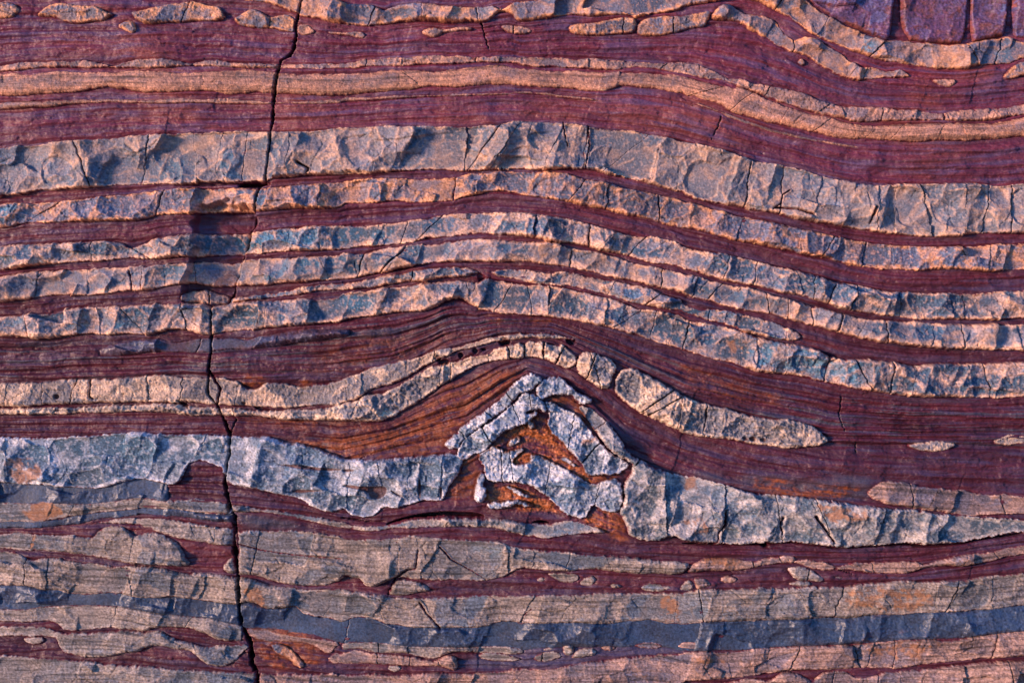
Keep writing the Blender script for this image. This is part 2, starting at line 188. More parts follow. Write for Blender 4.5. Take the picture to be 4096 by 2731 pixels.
L('b24t', '02 -900 1380 0 1380 200 1390 350 1400 500 1410 650 1430 800 1445 1000 1450 1200 1470 1400 1485 1550 1490 1760 1500')
L('b26t', '02 1770 1500 1900 1510 2352 1510; 12 200 1510 400 1520 600 1505 800 1500 1000 1500 1150 1490 1250 1475 1400 1475 1500 1460 1600 1435 1800 1410 1950 1400 2100 1385 2250 1375 2352 1372; 22 0 1360 150 1350 350 1355 500 1335 700 1320 880 1310 1150 1305 1350 1290 1500 1275 1700 1265 1850 1270 2000 1245 2200 1220 2352 1210 3300 1180')
L('b26b', '02 1770 1720 2352 1720; 12 0 1700 2352 1590; 22 0 1560 300 1540 500 1520 700 1480 850 1480 1050 1480 1200 1470 1500 1470 1650 1450 1850 1430 2000 1415 2150 1400 2300 1385 3300 1340')
L('b27t', '12 0 1740 2352 1620; 22 0 1600 300 1572 450 1535 600 1560 680 1505 750 1495 830 1520 900 1568 960 1500 1050 1485 1130 1490 1200 1530 1330 1530 1380 1500 1500 1490 1700 1465 1900 1445 2100 1425 2250 1420 3300 1380')

crack_p = P('00 2085 -800 2080 -20 2065 60 2050 130 2035 170 2037 230 2030 280 2015 340 1980 385 1935 410 1920 450 1905 500 1895 570 1885 650 1880 750 1875 830 1862 910 1855 1000 1840 1100 1830 1200 1825 1260 1785 1290 1770 1350 1755 1450 1735 1560; 01 1710 40 1690 100 1670 200 1645 300 1600 410 1590 460 1555 520 1452 545 1452 650 1450 760 1445 850 1440 950 1432 1040 1430 1150 1490 1220 1540 1330 1580 1410 1580 1560; 02 1570 30 1555 100 1550 200 1570 300 1590 390 1618 410 1615 500 1600 560 1620 680 1635 800 1645 950 1655 1100 1660 1180 1710 1260 1730 1350 1730 1420 1760 1500 1770 1568 1780 2500')
crack_x = np.interp(ys, crack_p[:,1], crack_p[:,0]) + 2.2*fbm(ys/26, ys*0+3.3, 3, 91)
crack_hw = np.interp(ys, [0, 50, 80, 130, 200, 260, 290, 330, 400, 420, 430, 500, 600, 690, 700, 800, 850, 960, 1010, 1100, 1180, 1240, 1300, 1400, 1480, 1568],
                         [3.2, 3.2, 3.6, 4.2, 4.6, 3.6, 2.4, 1.8, 2.0, 3.0, 2.6, 2.4, 2.8, 3.5, 2.2, 3.0, 2.4, 3.0, 4.5, 4.2, 6.5, 6.5, 5.0, 3.6, 6.0, 5.5])
crack_hw = crack_hw*(1+.7*fbm(ys/17, ys*0+9.1, 3, 93))
CRD = np.abs(X - crack_x[:,None] - 1.6*n_fine0) - crack_hw[:,None]

BR = np.full(X.shape, 9.0, np.float32)
def branch(p, w):
    q = P(p); bb = bbox(q[:,0].min(), q[:,0].max(), q[:,1].min(), q[:,1].max(), 14); i0, i1, j0, j1 = bb
    x = X[j0:j1, i0:i1] + 2.5*n_fine0[j0:j1, i0:i1]; y = Y[j0:j1, i0:i1]; best = np.full(x.shape, 99.0)
    for k in range(len(q)-1):
        (ax, ay), (bx_, by_) = q[k], q[k+1]; ex, ey = bx_-ax, by_-ay; L_ = ex*ex+ey*ey
        t = np.clip(((x-ax)*ex+(y-ay)*ey)/L_, 0, 1); best = np.minimum(best, np.hypot(x-ax-t*ex, y-ay-t*ey) - w*(1-.8*(k+t)/(len(q)-1)))
    BR[j0:j1, i0:i1] = np.minimum(BR[j0:j1, i0:i1], best)
for p, w_ in [('01 1436 985 1480 1050 1518 1112 1500 1200 1495 1225', 3.2), ('01 1625 1320 1605 1370 1590 1420', 1.6), ('01 1455 545 1400 520 1330 515', 1.6), ('10 965 155 985 230 1000 290 1020 345', 1.4), ('00 1850 1265 1780 1278 1600 1262 1400 1275 1200 1275', 3.0),
              ('02 1610 410 1500 400 1350 395', 1.2), ('02 1640 610 1800 655 2000 685 2352 715', 1.1), ('12 320 960 370 850 450 790 510 780 530 650', 1.6), ('12 0 430 200 460 320 455', 1.4), ('21 1200 1480 1195 1560', 1.2), ('20 270 800 240 880 200 960', 1.2), ('12 680 630 760 720 870 780 1000 860', 1.4),
              ('12 1240 1150 1260 1100 1310 1060', 1.0), ('12 540 1020 590 1090 680 1190', 1.6), ('21 1100 1165 1080 1300 1120 1400', 1.2), ('22 910 420 970 500 1040 600', 1.6), ('22 300 380 290 480 250 530 240 600', 2.0), ('22 690 430 670 480 690 560', 1.4), ('20 1330 1430 1290 1540', .9), ('20 740 1310 690 1340 680 1400 620 1440', 1.1), ('20 640 1430 780 1440 900 1480', 1.6),
              ('00 2050 1120 2130 1160 2110 1200', 1.3), ('10 1530 840 1540 930 1560 1010', 1.0), ('10 1700 870 1710 1000 1680 1160', 1.3), ('01 885 300 900 360 910 440', 1.6), ('01 620 1050 615 1170 640 1180', 1.0), ('22 1050 780 1180 820', 1.0)]: branch(p, w_)
# ---------------------------------------------------------------- global fields
wx = X + .35*Y + 15*fbm(X/90, Y/90, 3, 11); wy = Y - .15*X + 15*fbm(X/90, Y/90, 3, 21)
n_low = fbm(X/260, Y/200, 3, 31); n_mid = fbm(X/55, Y/45, 3, 41); n_fine = fbm(X/13, Y/11, 3, 51); n_grain = fbm(X/5.2, Y/4.6, 2, 61); n_pat = fbm(X/36, Y/26, 5, 141, .58); n_pix = rng.standard_normal(X.shape).astype(np.float32)*.28
def crossed(sx, sy, seed, **k):
    return scallop(wx/sx, wy/sy, seed, **k)
WB = crossed(96, 92, 3, g=1.5, o=.6, k=.55); WM = crossed(40, 42, 5, g=1.3, o=.8, k=.5); WS = scallop((wx+4*n_fine)/15, (wy+4*n_mid)/15, 8, g=.6, o=.6)
WL = worley(wx/120, wy/110, 17)
FB = (WB[0]-WB[0].mean())*1.6; FM = (WM[0]-WM[0].mean())*1.6; FS = (WS[0]-WS[0].mean())*1.5
# bedding coordinate following the folds
mid_r = lambda a, b: (LN[a]+LN[b])/2
core = line('01 -900 1440 0 1440 1500 1430 2352 1555; 11 400 1440 850 1350 1280 1010 1700 1240 1960 1540; 22 300 215 1250 345 2352 440 3300 445')
lims = line('01 -900 1240 1500 1230 2352 1225; 11 350 1200 700 960 1100 800 1450 790 1750 950 2000 1080 2352 1280; 21 500 1400 1010 1480 2352 1490 3300 1500')
cut17 = line('02 -900 410 0 400 500 380 1000 330 1500 360 2000 415 2352 480; 12 300 480 700 455 1100 475 1500 500 2000 600; 22 300 610 1100 640 1900 605 2352 540 3300 520')
cut18 = line('02 -900 600 0 600 1300 700 1640 690 2352 730; 12 1000 740 2352 780; 22 700 760 1600 770 2352 650 3300 620')
seps = [np.full(NX, -260.0), mid_r('b1t','b1b'), mid_r('b3t','b3b'), mid_r('b4t','b4b'), mid_r('b6t','b6b'), mid_r('b7t','b7b'), mid_r('b8t','b8b'), mid_r('b9t','b9b'), mid_r('b11t','b11b'),
        lims, core + 20, cut17, cut18, mid_r('b21t','b21b'), LN['s3b'] + 12, np.full(NX, 1830.0)]
seps[1] = np.where(xs < 440, -25, seps[1])
SEP = np.maximum.accumulate(np.array(seps), 0)
for i in range(1, len(SEP)): SEP[i] = np.maximum(SEP[i], SEP[i-1]+1)
sval = np.concatenate([[0], np.cumsum(np.diff(SEP, axis=0).mean(1))])
BED = np.zeros(X.shape, np.int16); SB = np.zeros(X.shape, np.float32)
for i in range(NX):
    SB[:,i] = np.interp(ys, SEP[:,i], sval); BED[:,i] = np.clip(np.searchsorted(SEP[:,i], ys) - 1, 0, len(SEP)-2)
lam1 = fbm(X/330, SB/7.5, 3, 71); lam2 = fbm(X/120, SB/3.1, 2, 81); lam0 = fbm(X/600, SB/26, 3, 101)
# large relief of the face: bulges and the set-back panel left of the crack
MACRO = 9*n_low + 5*fbm(X/480+5, Y/420, 2, 111)
def soft(poly, w, nz=0):
    bb, d = poly_sdf(chaikin(P(poly), 2), pad=w+20)
    i0, i1, j0, j1 = bb
    f = np.zeros(X.shape, np.float32)
    f[j0:j1, i0:i1] = sst(-w, w, d + nz*n_mid[j0:j1, i0:i1]*1.0)
    return f
PANEL = soft('00 1335 1440 1400 1400 1770 1400 1760 1568; 01 1720 60 1690 120 1650 300 1600 420 1560 560 1250 540 1290 300 1310 240 1345 40', 7, 16)
MACRO -= PANEL*(32 + 22*np.clip((X-446)/130, 0, 1))
MACRO += 7*sst(-2, 6, X-crack_x[:,None])*sst(1000, 1080, Y) - 7*sst(-2, 6, X-crack_x[:,None])*sst(1250, 1350, Y)
def ramp(pa, amp, w):
    amp *= .6; w *= 2         # a face that steps along a line
    p = P(pa); (ax, ay), (bx_, by_) = p
    ex, ey = bx_-ax, by_-ay; Ln = math.hypot(ex, ey); ex /= Ln; ey /= Ln
    t = (X-ax)*ex + (Y-ay)*ey; s = (X-ax)*(-ey) + (Y-ay)*ex + 7*n_mid
    return amp*sst(-w, w, s)*np.exp(-np.clip(s, 0, None)/70)*sst(-30, 30, t)*sst(-30, 30, Ln-t)
MACRO += ramp('20 600 380; 20 150 1000', 7, 9) + ramp('21 1150 0; 21 950 560', 8, 10) + ramp('11 2352 60; 11 1750 660', -7, 7) + ramp('20 1500 600; 20 1300 1250', 5, 9) + ramp('21 200 540; 11 1900 660', 6, 6)
MACRO = MACRO.astype(np.float32)

rust = np.zeros(X.shape, np.float32); rust2 = np.zeros(X.shape, np.float32)
for p, wd, st in [('11 -500 1500 0 1420 380 1380 700 1130 1000 990 1260 960 1215 1040 1000 1240 750 1420 700 1590 0 1600 -300 1530', 18, .95),
              ('11 1230 1290 1350 1270 1430 1330 1600 1568; 12 1760 200 1500 80 1380 30 1180 60 960 60; 11 940 1560', 9, 1.0),
              ('12 840 -20 980 80 930 310 720 320 800 150', 9, .85), ('12 990 180 1200 190 1460 340 1540 400 1300 390 980 340', 6, 1.1),
              ('12 1690 380 1940 390 1980 580 1880 580 1700 470', 8, .95), ('12 1360 -60 1480 0 1700 130 1920 100 1900 160 1740 200 1560 90', 6, 1.0),
              ('22 480 170 800 200 1200 190 1240 290 900 300 480 260', 9, .7), ('02 1690 1000 1960 1040 2000 1200 2150 1280 2280 1420 1900 1480 1780 1400 1700 1220', 12, .8),
              ('01 1640 1030 1840 1030 1800 1130 1700 1120', 5, .9), ('01 2000 1060 2150 1060 2130 1120 2030 1110', 5, .8), ('11 1290 590 1500 640 1300 680', 9, .6), ('11 940 580 1150 600 1060 660', 9, .6),
              ('21 0 930 330 1020 700 1180 650 1260 200 1180 0 1080', 16, .35), ('11 -100 760 900 700 1000 760 500 880 0 1000 -300 1020', 20, .3), ('12 -60 170 330 190 310 320 180 320 -60 260', 6, .9),
              ('02 1880 40 2352 70 2500 110 2352 130 2100 90', 3, .8), ('01 1650 1300 2352 1330; 11 300 1360 300 1420 0 1400; 01 1700 1370', 10, .5), ('11 1390 1130 1620 1140 1760 1420 1700 1380 1580 1230 1420 1200', 4, .9)]:
    rust = np.maximum(rust, st*soft(p, wd, 14))
for p, wd, st in [('02 60 20 200 30 330 130 250 190 80 180', 8, .8), ('02 190 330 400 330 450 430 300 470 160 430', 7, 1), ('22 900 320 1250 350 1300 420 1080 460 950 420', 10, .7), ('22 20 150 110 160 120 260 20 240', 8, .7),
              ('02 200 560 240 560 230 650 190 650', 4, .7), ('22 0 420 200 460 180 560 20 560', 12, .5), ('22 100 700 420 710 420 770 150 760', 8, .6), ('22 1060 900 1300 900 1750 900 1700 1080 1150 1100', 20, .5),
              ('22 60 1350 330 1350 300 1460 100 1500', 14, .5), ('22 1150 1260 1850 1270 1700 1440 1250 1450', 25, .45), ('12 2200 950 2352 960 2352 1150 2200 1140', 12, .6), ('02 1690 900 1800 900 1850 1060 1700 1010', 9, .7), ('11 1720 1430 1800 1450 1650 1500 1600 1470', 8, .7), ('21 280 760 420 780 400 880 330 870', 6, .7)]:
    rust2 = np.maximum(rust2, st*soft(p, wd, 12))

def col(*c): return np.array(c, np.float32)
MAROON = col(.175,.029,.058); DMAR = col(.078,.017,.044); TEAL_SHADE = col(.055,.20,.33); BRICK = col(.27,.07,.06); RUST = col(.21,.055,.022); SLATE_AND_SHEEN = col(.075,.085,.125); LILAC_SHEEN = col(.12,.085,.19)
CREAM = col(.62,.42,.31); PEACH = col(.60,.31,.18); GREY = col(.20,.205,.245); DGREY = col(.115,.13,.17); TAN = col(.36,.26,.205); PALE = col(.52,.47,.47)
PAL = {  # rim, weathered face, fresh face
 'peach': (col(.78,.36,.19), col(.32,.215,.215), col(.11,.15,.25)),
 'warm':  (col(.70,.35,.24), col(.40,.22,.19), col(.20,.16,.20)),
 'thick': (col(.80,.47,.32), col(.26,.225,.24), col(.09,.15,.24)),
 'cool':  (col(.82,.47,.32), col(.225,.22,.275), col(.045,.12,.215)),
 'cream': (col(.76,.54,.40), col(.66,.44,.32), col(.14,.16,.21)),
 'white': (col(.70,.68,.73), col(.25,.295,.38), col(.09,.165,.265)),
 'greyw': (col(.62,.58,.59), col(.26,.275,.325), col(.095,.16,.245)),
 'tan':   (col(.50,.40,.35), col(.30,.245,.22), col(.11,.16,.23)),
 'tanw':  (col(.56,.34,.27), col(.36,.225,.19), col(.16,.155,.21)),
 'dusk': (col(.11,.055,.08), col(.085,.06,.10), col(.06,.075,.14)),
 'slate': (col(.065,.08,.135), col(.05,.08,.15), col(.04,.07,.15)),
 'maroon':(col(.26,.08,.08), col(.15,.065,.15), col(.10,.13,.33)),
}
teal_shade = np.zeros(X.shape, np.float32)  # blue zones on chert; by the crack, bluish shade put into the colour
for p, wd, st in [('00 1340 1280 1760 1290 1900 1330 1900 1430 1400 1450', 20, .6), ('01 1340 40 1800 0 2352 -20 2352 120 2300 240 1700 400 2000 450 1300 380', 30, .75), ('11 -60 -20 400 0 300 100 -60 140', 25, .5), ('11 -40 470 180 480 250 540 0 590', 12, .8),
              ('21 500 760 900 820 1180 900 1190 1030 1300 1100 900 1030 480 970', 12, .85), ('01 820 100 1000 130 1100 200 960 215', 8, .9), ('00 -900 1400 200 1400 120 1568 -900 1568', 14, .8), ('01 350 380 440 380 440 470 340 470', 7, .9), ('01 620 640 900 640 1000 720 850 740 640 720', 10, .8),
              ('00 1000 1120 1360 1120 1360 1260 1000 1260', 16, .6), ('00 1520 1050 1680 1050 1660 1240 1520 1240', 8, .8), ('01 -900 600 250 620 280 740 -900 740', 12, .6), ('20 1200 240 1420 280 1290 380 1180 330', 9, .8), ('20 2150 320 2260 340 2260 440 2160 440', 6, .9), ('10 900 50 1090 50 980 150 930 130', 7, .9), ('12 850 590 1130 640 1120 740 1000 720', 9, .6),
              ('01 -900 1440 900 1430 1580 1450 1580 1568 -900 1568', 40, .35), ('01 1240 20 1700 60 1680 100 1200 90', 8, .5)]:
    teal_shade = np.maximum(teal_shade, min(1, 1.25*st)*soft(p, wd, 10))
SCAR = np.zeros(X.shape, np.float32); SCARF = np.zeros(X.shape, np.float32)
_r = random.Random(5)
for p, dp in [('00 280 1090 480 1080 590 1290 310 1300', 6), ('00 1010 1040 1200 1010 1300 1060 1240 1150 1240 1265 990 1265', 6), ('00 1240 1130 1320 1070 1362 1255 1240 1258', 7), ('00 1330 1070 1400 1060 1440 1180 1400 1250 1370 1250', -4),
              ('00 1520 1110 1560 1050 1640 1050 1680 1110 1640 1240 1530 1230', -4), ('10 0 940 200 930 250 980 600 935 680 920 780 920 830 1030 845 1165 280 1175 250 1000 150 1170 60 1130 0 1010', 8), ('10 880 1030 1090 870 1000 868 880 900', 7),
              ('10 860 1060 1100 870 1200 890 1100 1080 1000 1165 850 1165', -3), ('10 1040 1165 1150 1060 1250 1000 1330 1045 1440 1050 1420 1130 1350 1165', 7), ('10 1290 920 1540 910 1520 960 1440 1040 1340 1040 1290 980', 8), ('10 1740 1180 1850 1130 2060 1090 2070 1230 2000 1225', 6),
              ('10 1820 1110 1870 1000 2100 1010 2210 1020 2100 1090 1900 1110', -4), ('20 290 1310 420 1260 430 1120 380 1080 290 1090 240 1160 290 1180', 7), ('20 0 1020 120 1040 260 1060 360 1080 240 1150 100 1180 0 1160', -3), ('20 960 1300 1040 1260 1060 1400 1000 1480 930 1430', -4),
              ('20 1340 1270 1640 1290 1680 1400 1760 1568 1480 1568 1500 1420 1340 1430', 8), ('20 1690 1290 1800 1270 1880 1290 2110 1285 2050 1568 1780 1568 1700 1420', 5), ('20 2260 1330 2352 1290 2600 1300 2600 1568 2260 1568', 9), ('00 1890 920 1980 920 2010 1010 2040 1100 1900 1210 1840 1200', 4),
              ('21 2010 500 2150 450 2200 530 2220 600 2000 620', 6), ('21 1000 180 1070 70 1130 80 1130 240 1040 230', 7), ('21 2280 220 2352 120 2500 110 2500 210', 7), ('21 520 770 740 810 745 990 470 970', 6), ('21 750 835 960 860 1000 900 900 980 750 980', 8), ('21 1005 895 1170 930 1170 1010 1200 1090 1000 1060 940 1000', 12),
              ('01 830 90 990 200 1000 215 1100 210 1040 120 940 120', 8), ('01 350 1470 500 1450 700 1440 640 1590 400 1590', 6), ('22 280 480 480 300 640 300 650 480 600 560 300 590', 6), ('22 880 910 1110 930 1030 1115 890 1120 870 1030', 9), ('22 560 1050 640 980 760 930 880 1080 800 1120 600 1130', 7),
              ('22 1900 900 2130 870 2100 1060 1800 1070 1880 980', 6), ('22 500 1440 700 1380 820 1330 740 1400 640 1490 500 1510', 8), ('22 1160 1300 1240 1310 1260 1460 1190 1440', 8), ('22 1870 1290 2150 1250 2160 1380 1950 1350', 8), ('22 1330 1290 1470 1330 1490 1460 1400 1340', 7), ('00 360 1420 720 1360 640 1460 400 1490', 4),
              ('11 0 470 170 480 250 550 0 580', 6), ('11 160 200 300 170 420 145 290 260 250 312 170 305', 5), ('11 1630 200 1740 160 1960 240 1940 330 1700 280', 4), ('11 1890 60 2200 60 2330 100 2220 240 2000 180', 5), ('11 2040 560 2352 620 2352 800 1850 650', 5), ('21 220 170 520 230 480 290 300 240', 4),
              ('10 1290 1320 1400 1220 1560 1230 1600 1350 1480 1370', 5), ('10 1880 1300 2100 1340 2160 1480 1880 1430', 5), ('12 690 600 1130 640 1130 740 1000 760', 6), ('12 330 590 420 590 400 690 330 690', 5), ('12 730 1010 860 1010 840 1120 760 1060', 5), ('02 800 780 880 780 870 950 820 930', 5), ('22 -40 900 100 950 190 1110 -40 1110', 4),
              ('12 2120 120 2300 130 2352 300 2240 560 2120 300', -4), ('12 330 -10 560 -5 500 180 300 150', 5), ('22 1750 480 2000 460 1950 560 1730 540', 5), ('22 1560 190 1980 250 2010 400 1600 350', 4), ('20 1300 390 1600 290 1500 420', 4), ('20 700 60 900 60 960 250 830 190', 4)]:
    q = P(p); m_ = soft(p, 1.8, 2.5); th = _r.uniform(0, 6.28)
    g_ = ((X-q[:,0].mean())*math.cos(th) + (Y-q[:,1].mean())*math.sin(th))/max(20, np.ptp(q[:,0])*.5)
    SCAR -= (dp*m_*(.65 + .5*np.clip(g_, -1, 1))).astype(np.float32)
    if dp > 0: SCARF = np.maximum(SCARF, m_*_r.choice([.5, .8, 1]))
PITS = np.zeros(X.shape, np.float32)
for p in ['01 365 1160 385 1148 405 1160 395 1182 372 1180', '01 1660 1205 1680 1195 1700 1208 1685 1228 1664 1222', '01 1210 1188 1240 1188 1310 1235 1290 1248', '01 220 1225 260 1222 275 1240 230 1243', '21 405 1450 430 1440 455 1455 430 1470', '21 455 1450 490 1440 510 1460 480 1475', '21 530 1455 560 1450 580 1468 550 1475', '11 2070 1270 2085 1262 2092 1278 2078 1288', '11 2110 1285 2130 1278 2138 1292 2120 1300', '11 200 1130 250 1115 310 1120 290 1140 220 1148', '11 635 885 670 875 690 905 650 925', '11 800 870 830 860 845 885 815 905', '11 900 840 930 830 945 855 915 870', '11 660 920 740 905 750 940 690 955', '11 1085 765 1140 755 1170 795 1120 815', '02 1900 60 2050 62 2200 90 2352 90 2352 105 2150 98 1990 75', '02 2000 240 2120 235 2250 240 2150 248 2050 262', '12 0 95 80 90 100 105 20 118', '12 0 205 60 200 200 215 300 210 320 240 280 300 200 300 190 240 60 225', '12 530 160 545 165 550 260 538 310 528 240', '12 680 220 690 222 692 300 682 290', '12 340 235 380 260 430 285 420 292 360 265']:
    PITS = np.maximum(PITS, soft(p, 1.6, 2.0))
COVER = np.full(X.shape, -99, np.float32); EDGE = np.full(X.shape, -99, np.float32)

# ---------------------------------------------------------------- materials
def mat(name, rough, spec, bscale, bump, stretch=1.0, grain=0.25):
    m = bpy.data.materials.new(name); m.use_nodes = True; t = m.node_tree; b = t.nodes['Principled BSDF']
    at = t.nodes.new('ShaderNodeAttribute'); at.attribute_name = 'Col'
    tc = t.nodes.new('ShaderNodeTexCoord'); mp = t.nodes.new('ShaderNodeMapping'); mp.inputs['Scale'].default_value = (1, 1, stretch)
    t.links.new(tc.outputs['Object'], mp.inputs[0])
    n1 = t.nodes.new('ShaderNodeTexNoise'); n1.inputs['Scale'].default_value = bscale; n1.inputs['Detail'].default_value = 6; n1.inputs['Roughness'].default_value = .65
    t.links.new(mp.outputs[0], n1.inputs['Vector'])
    n2 = t.nodes.new('ShaderNodeTexNoise'); n2.inputs['Scale'].default_value = bscale*.35; n2.inputs['Detail'].default_value = 4
    t.links.new(mp.outputs[0], n2.inputs['Vector'])
    r = t.nodes.new('ShaderNodeMapRange'); r.inputs[1].default_value = .3; r.inputs[2].default_value = .7; r.inputs[3].default_value = 1-grain; r.inputs[4].default_value = 1+grain
    t.links.new(n1.outputs['Fac'], r.inputs[0])
    mx = t.nodes.new('ShaderNodeMix'); mx.data_type = 'RGBA'; mx.blend_type = 'MULTIPLY'; mx.inputs[0].default_value = 1
    t.links.new(at.outputs['Color'], mx.inputs[6]); t.links.new(r.outputs[0], mx.inputs[7]); t.links.new(mx.outputs[2], b.inputs['Base Color'])
    r2 = t.nodes.new('ShaderNodeMapRange'); r2.inputs[1].default_value = .3; r2.inputs[2].default_value = .7; r2.inputs[3].default_value = rough-.12; r2.inputs[4].default_value = rough+.1
    t.links.new(n2.outputs['Fac'], r2.inputs[0]); t.links.new(r2.outputs[0], b.inputs['Roughness'])
    b.inputs['Specular IOR Level'].default_value = spec
    ad = t.nodes.new('ShaderNodeMath'); ad.operation = 'ADD'; t.links.new(n1.outputs['Fac'], ad.inputs[0]); t.links.new(n2.outputs['Fac'], ad.inputs[1])
    bp = t.nodes.new('ShaderNodeBump'); bp.inputs['Strength'].default_value = bump; bp.inputs['Distance'].default_value = .0025
    t.links.new(ad.outputs[0], bp.inputs['Height']); t.links.new(bp.outputs[0], b.inputs['Normal'])
    return m
M_CHERT = mat('chert', .62, .45, 190, .75, 1.0, .30)
M_LAM = mat('laminated_chert', .72, .3, 150, .8, 3.0, .34)
M_SHALE = mat('red_shale', .50, .55, 120, .55, 3.2, .26)
M_SLATE = mat('slate', .45, .6, 110, .45, 1.3, .2)

# ---------------------------------------------------------------- mesh from a grid patch
coll = sc.collection
TRIS = 0
def patch(name, bb, H, C, keep, m, parent=None, org=(0, 0)):
    """H height (units) towards the viewer, C colour, keep: vertex mask; quads touching a kept vertex are built"""
    global TRIS
    i0, i1, j0, j1 = bb
    q = keep[:-1,:-1] | keep[1:,:-1] | keep[:-1,1:] | keep[1:,1:]
    if q.sum() < 4: return None
    jj, ii = np.nonzero(q); Wd = i1-i0
    quads = np.stack([jj*Wd+ii, (jj+1)*Wd+ii, (jj+1)*Wd+ii+1, jj*Wd+ii+1], 1)
    u, inv = np.unique(quads, return_inverse=True); inv = inv.reshape(-1, 4)
    xv = X[j0:j1, i0:i1].ravel()[u]; yv = Y[j0:j1, i0:i1].ravel()[u]; hv = H.ravel()[u]; cv = C.reshape(-1, 3)[u]
    co = np.empty((len(u), 3), np.float32)
    co[:,0] = (xv-CX)*S - org[0]; co[:,1] = -hv*S; co[:,2] = ZC + (CY-yv)*S - org[1]
    me = bpy.data.meshes.new(name)
    me.vertices.add(len(u)); me.vertices.foreach_set('co', co.ravel())
    me.loops.add(inv.size); me.loops.foreach_set('vertex_index', inv.ravel().astype(np.int32))
    me.polygons.add(len(inv)); me.polygons.foreach_set('loop_start', np.arange(0, inv.size, 4, dtype=np.int32))
    me.update(calc_edges=True)
    me.polygons.foreach_set('use_smooth', np.ones(len(inv), bool))
    a = me.color_attributes.new('Col', 'FLOAT_COLOR', 'POINT')
    c4 = np.ones((len(u), 4), np.float32); c4[:,:3] = np.clip(cv, 0.004, .9); a.data.foreach_set('color', c4.ravel())
    me.materials.append(m)
    o = bpy.data.objects.new(name, me); coll.objects.link(o)
    if parent is not None: o.parent = parent
    else: o.location = (org[0], 0, org[1])
    TRIS += len(inv)*2
    return o

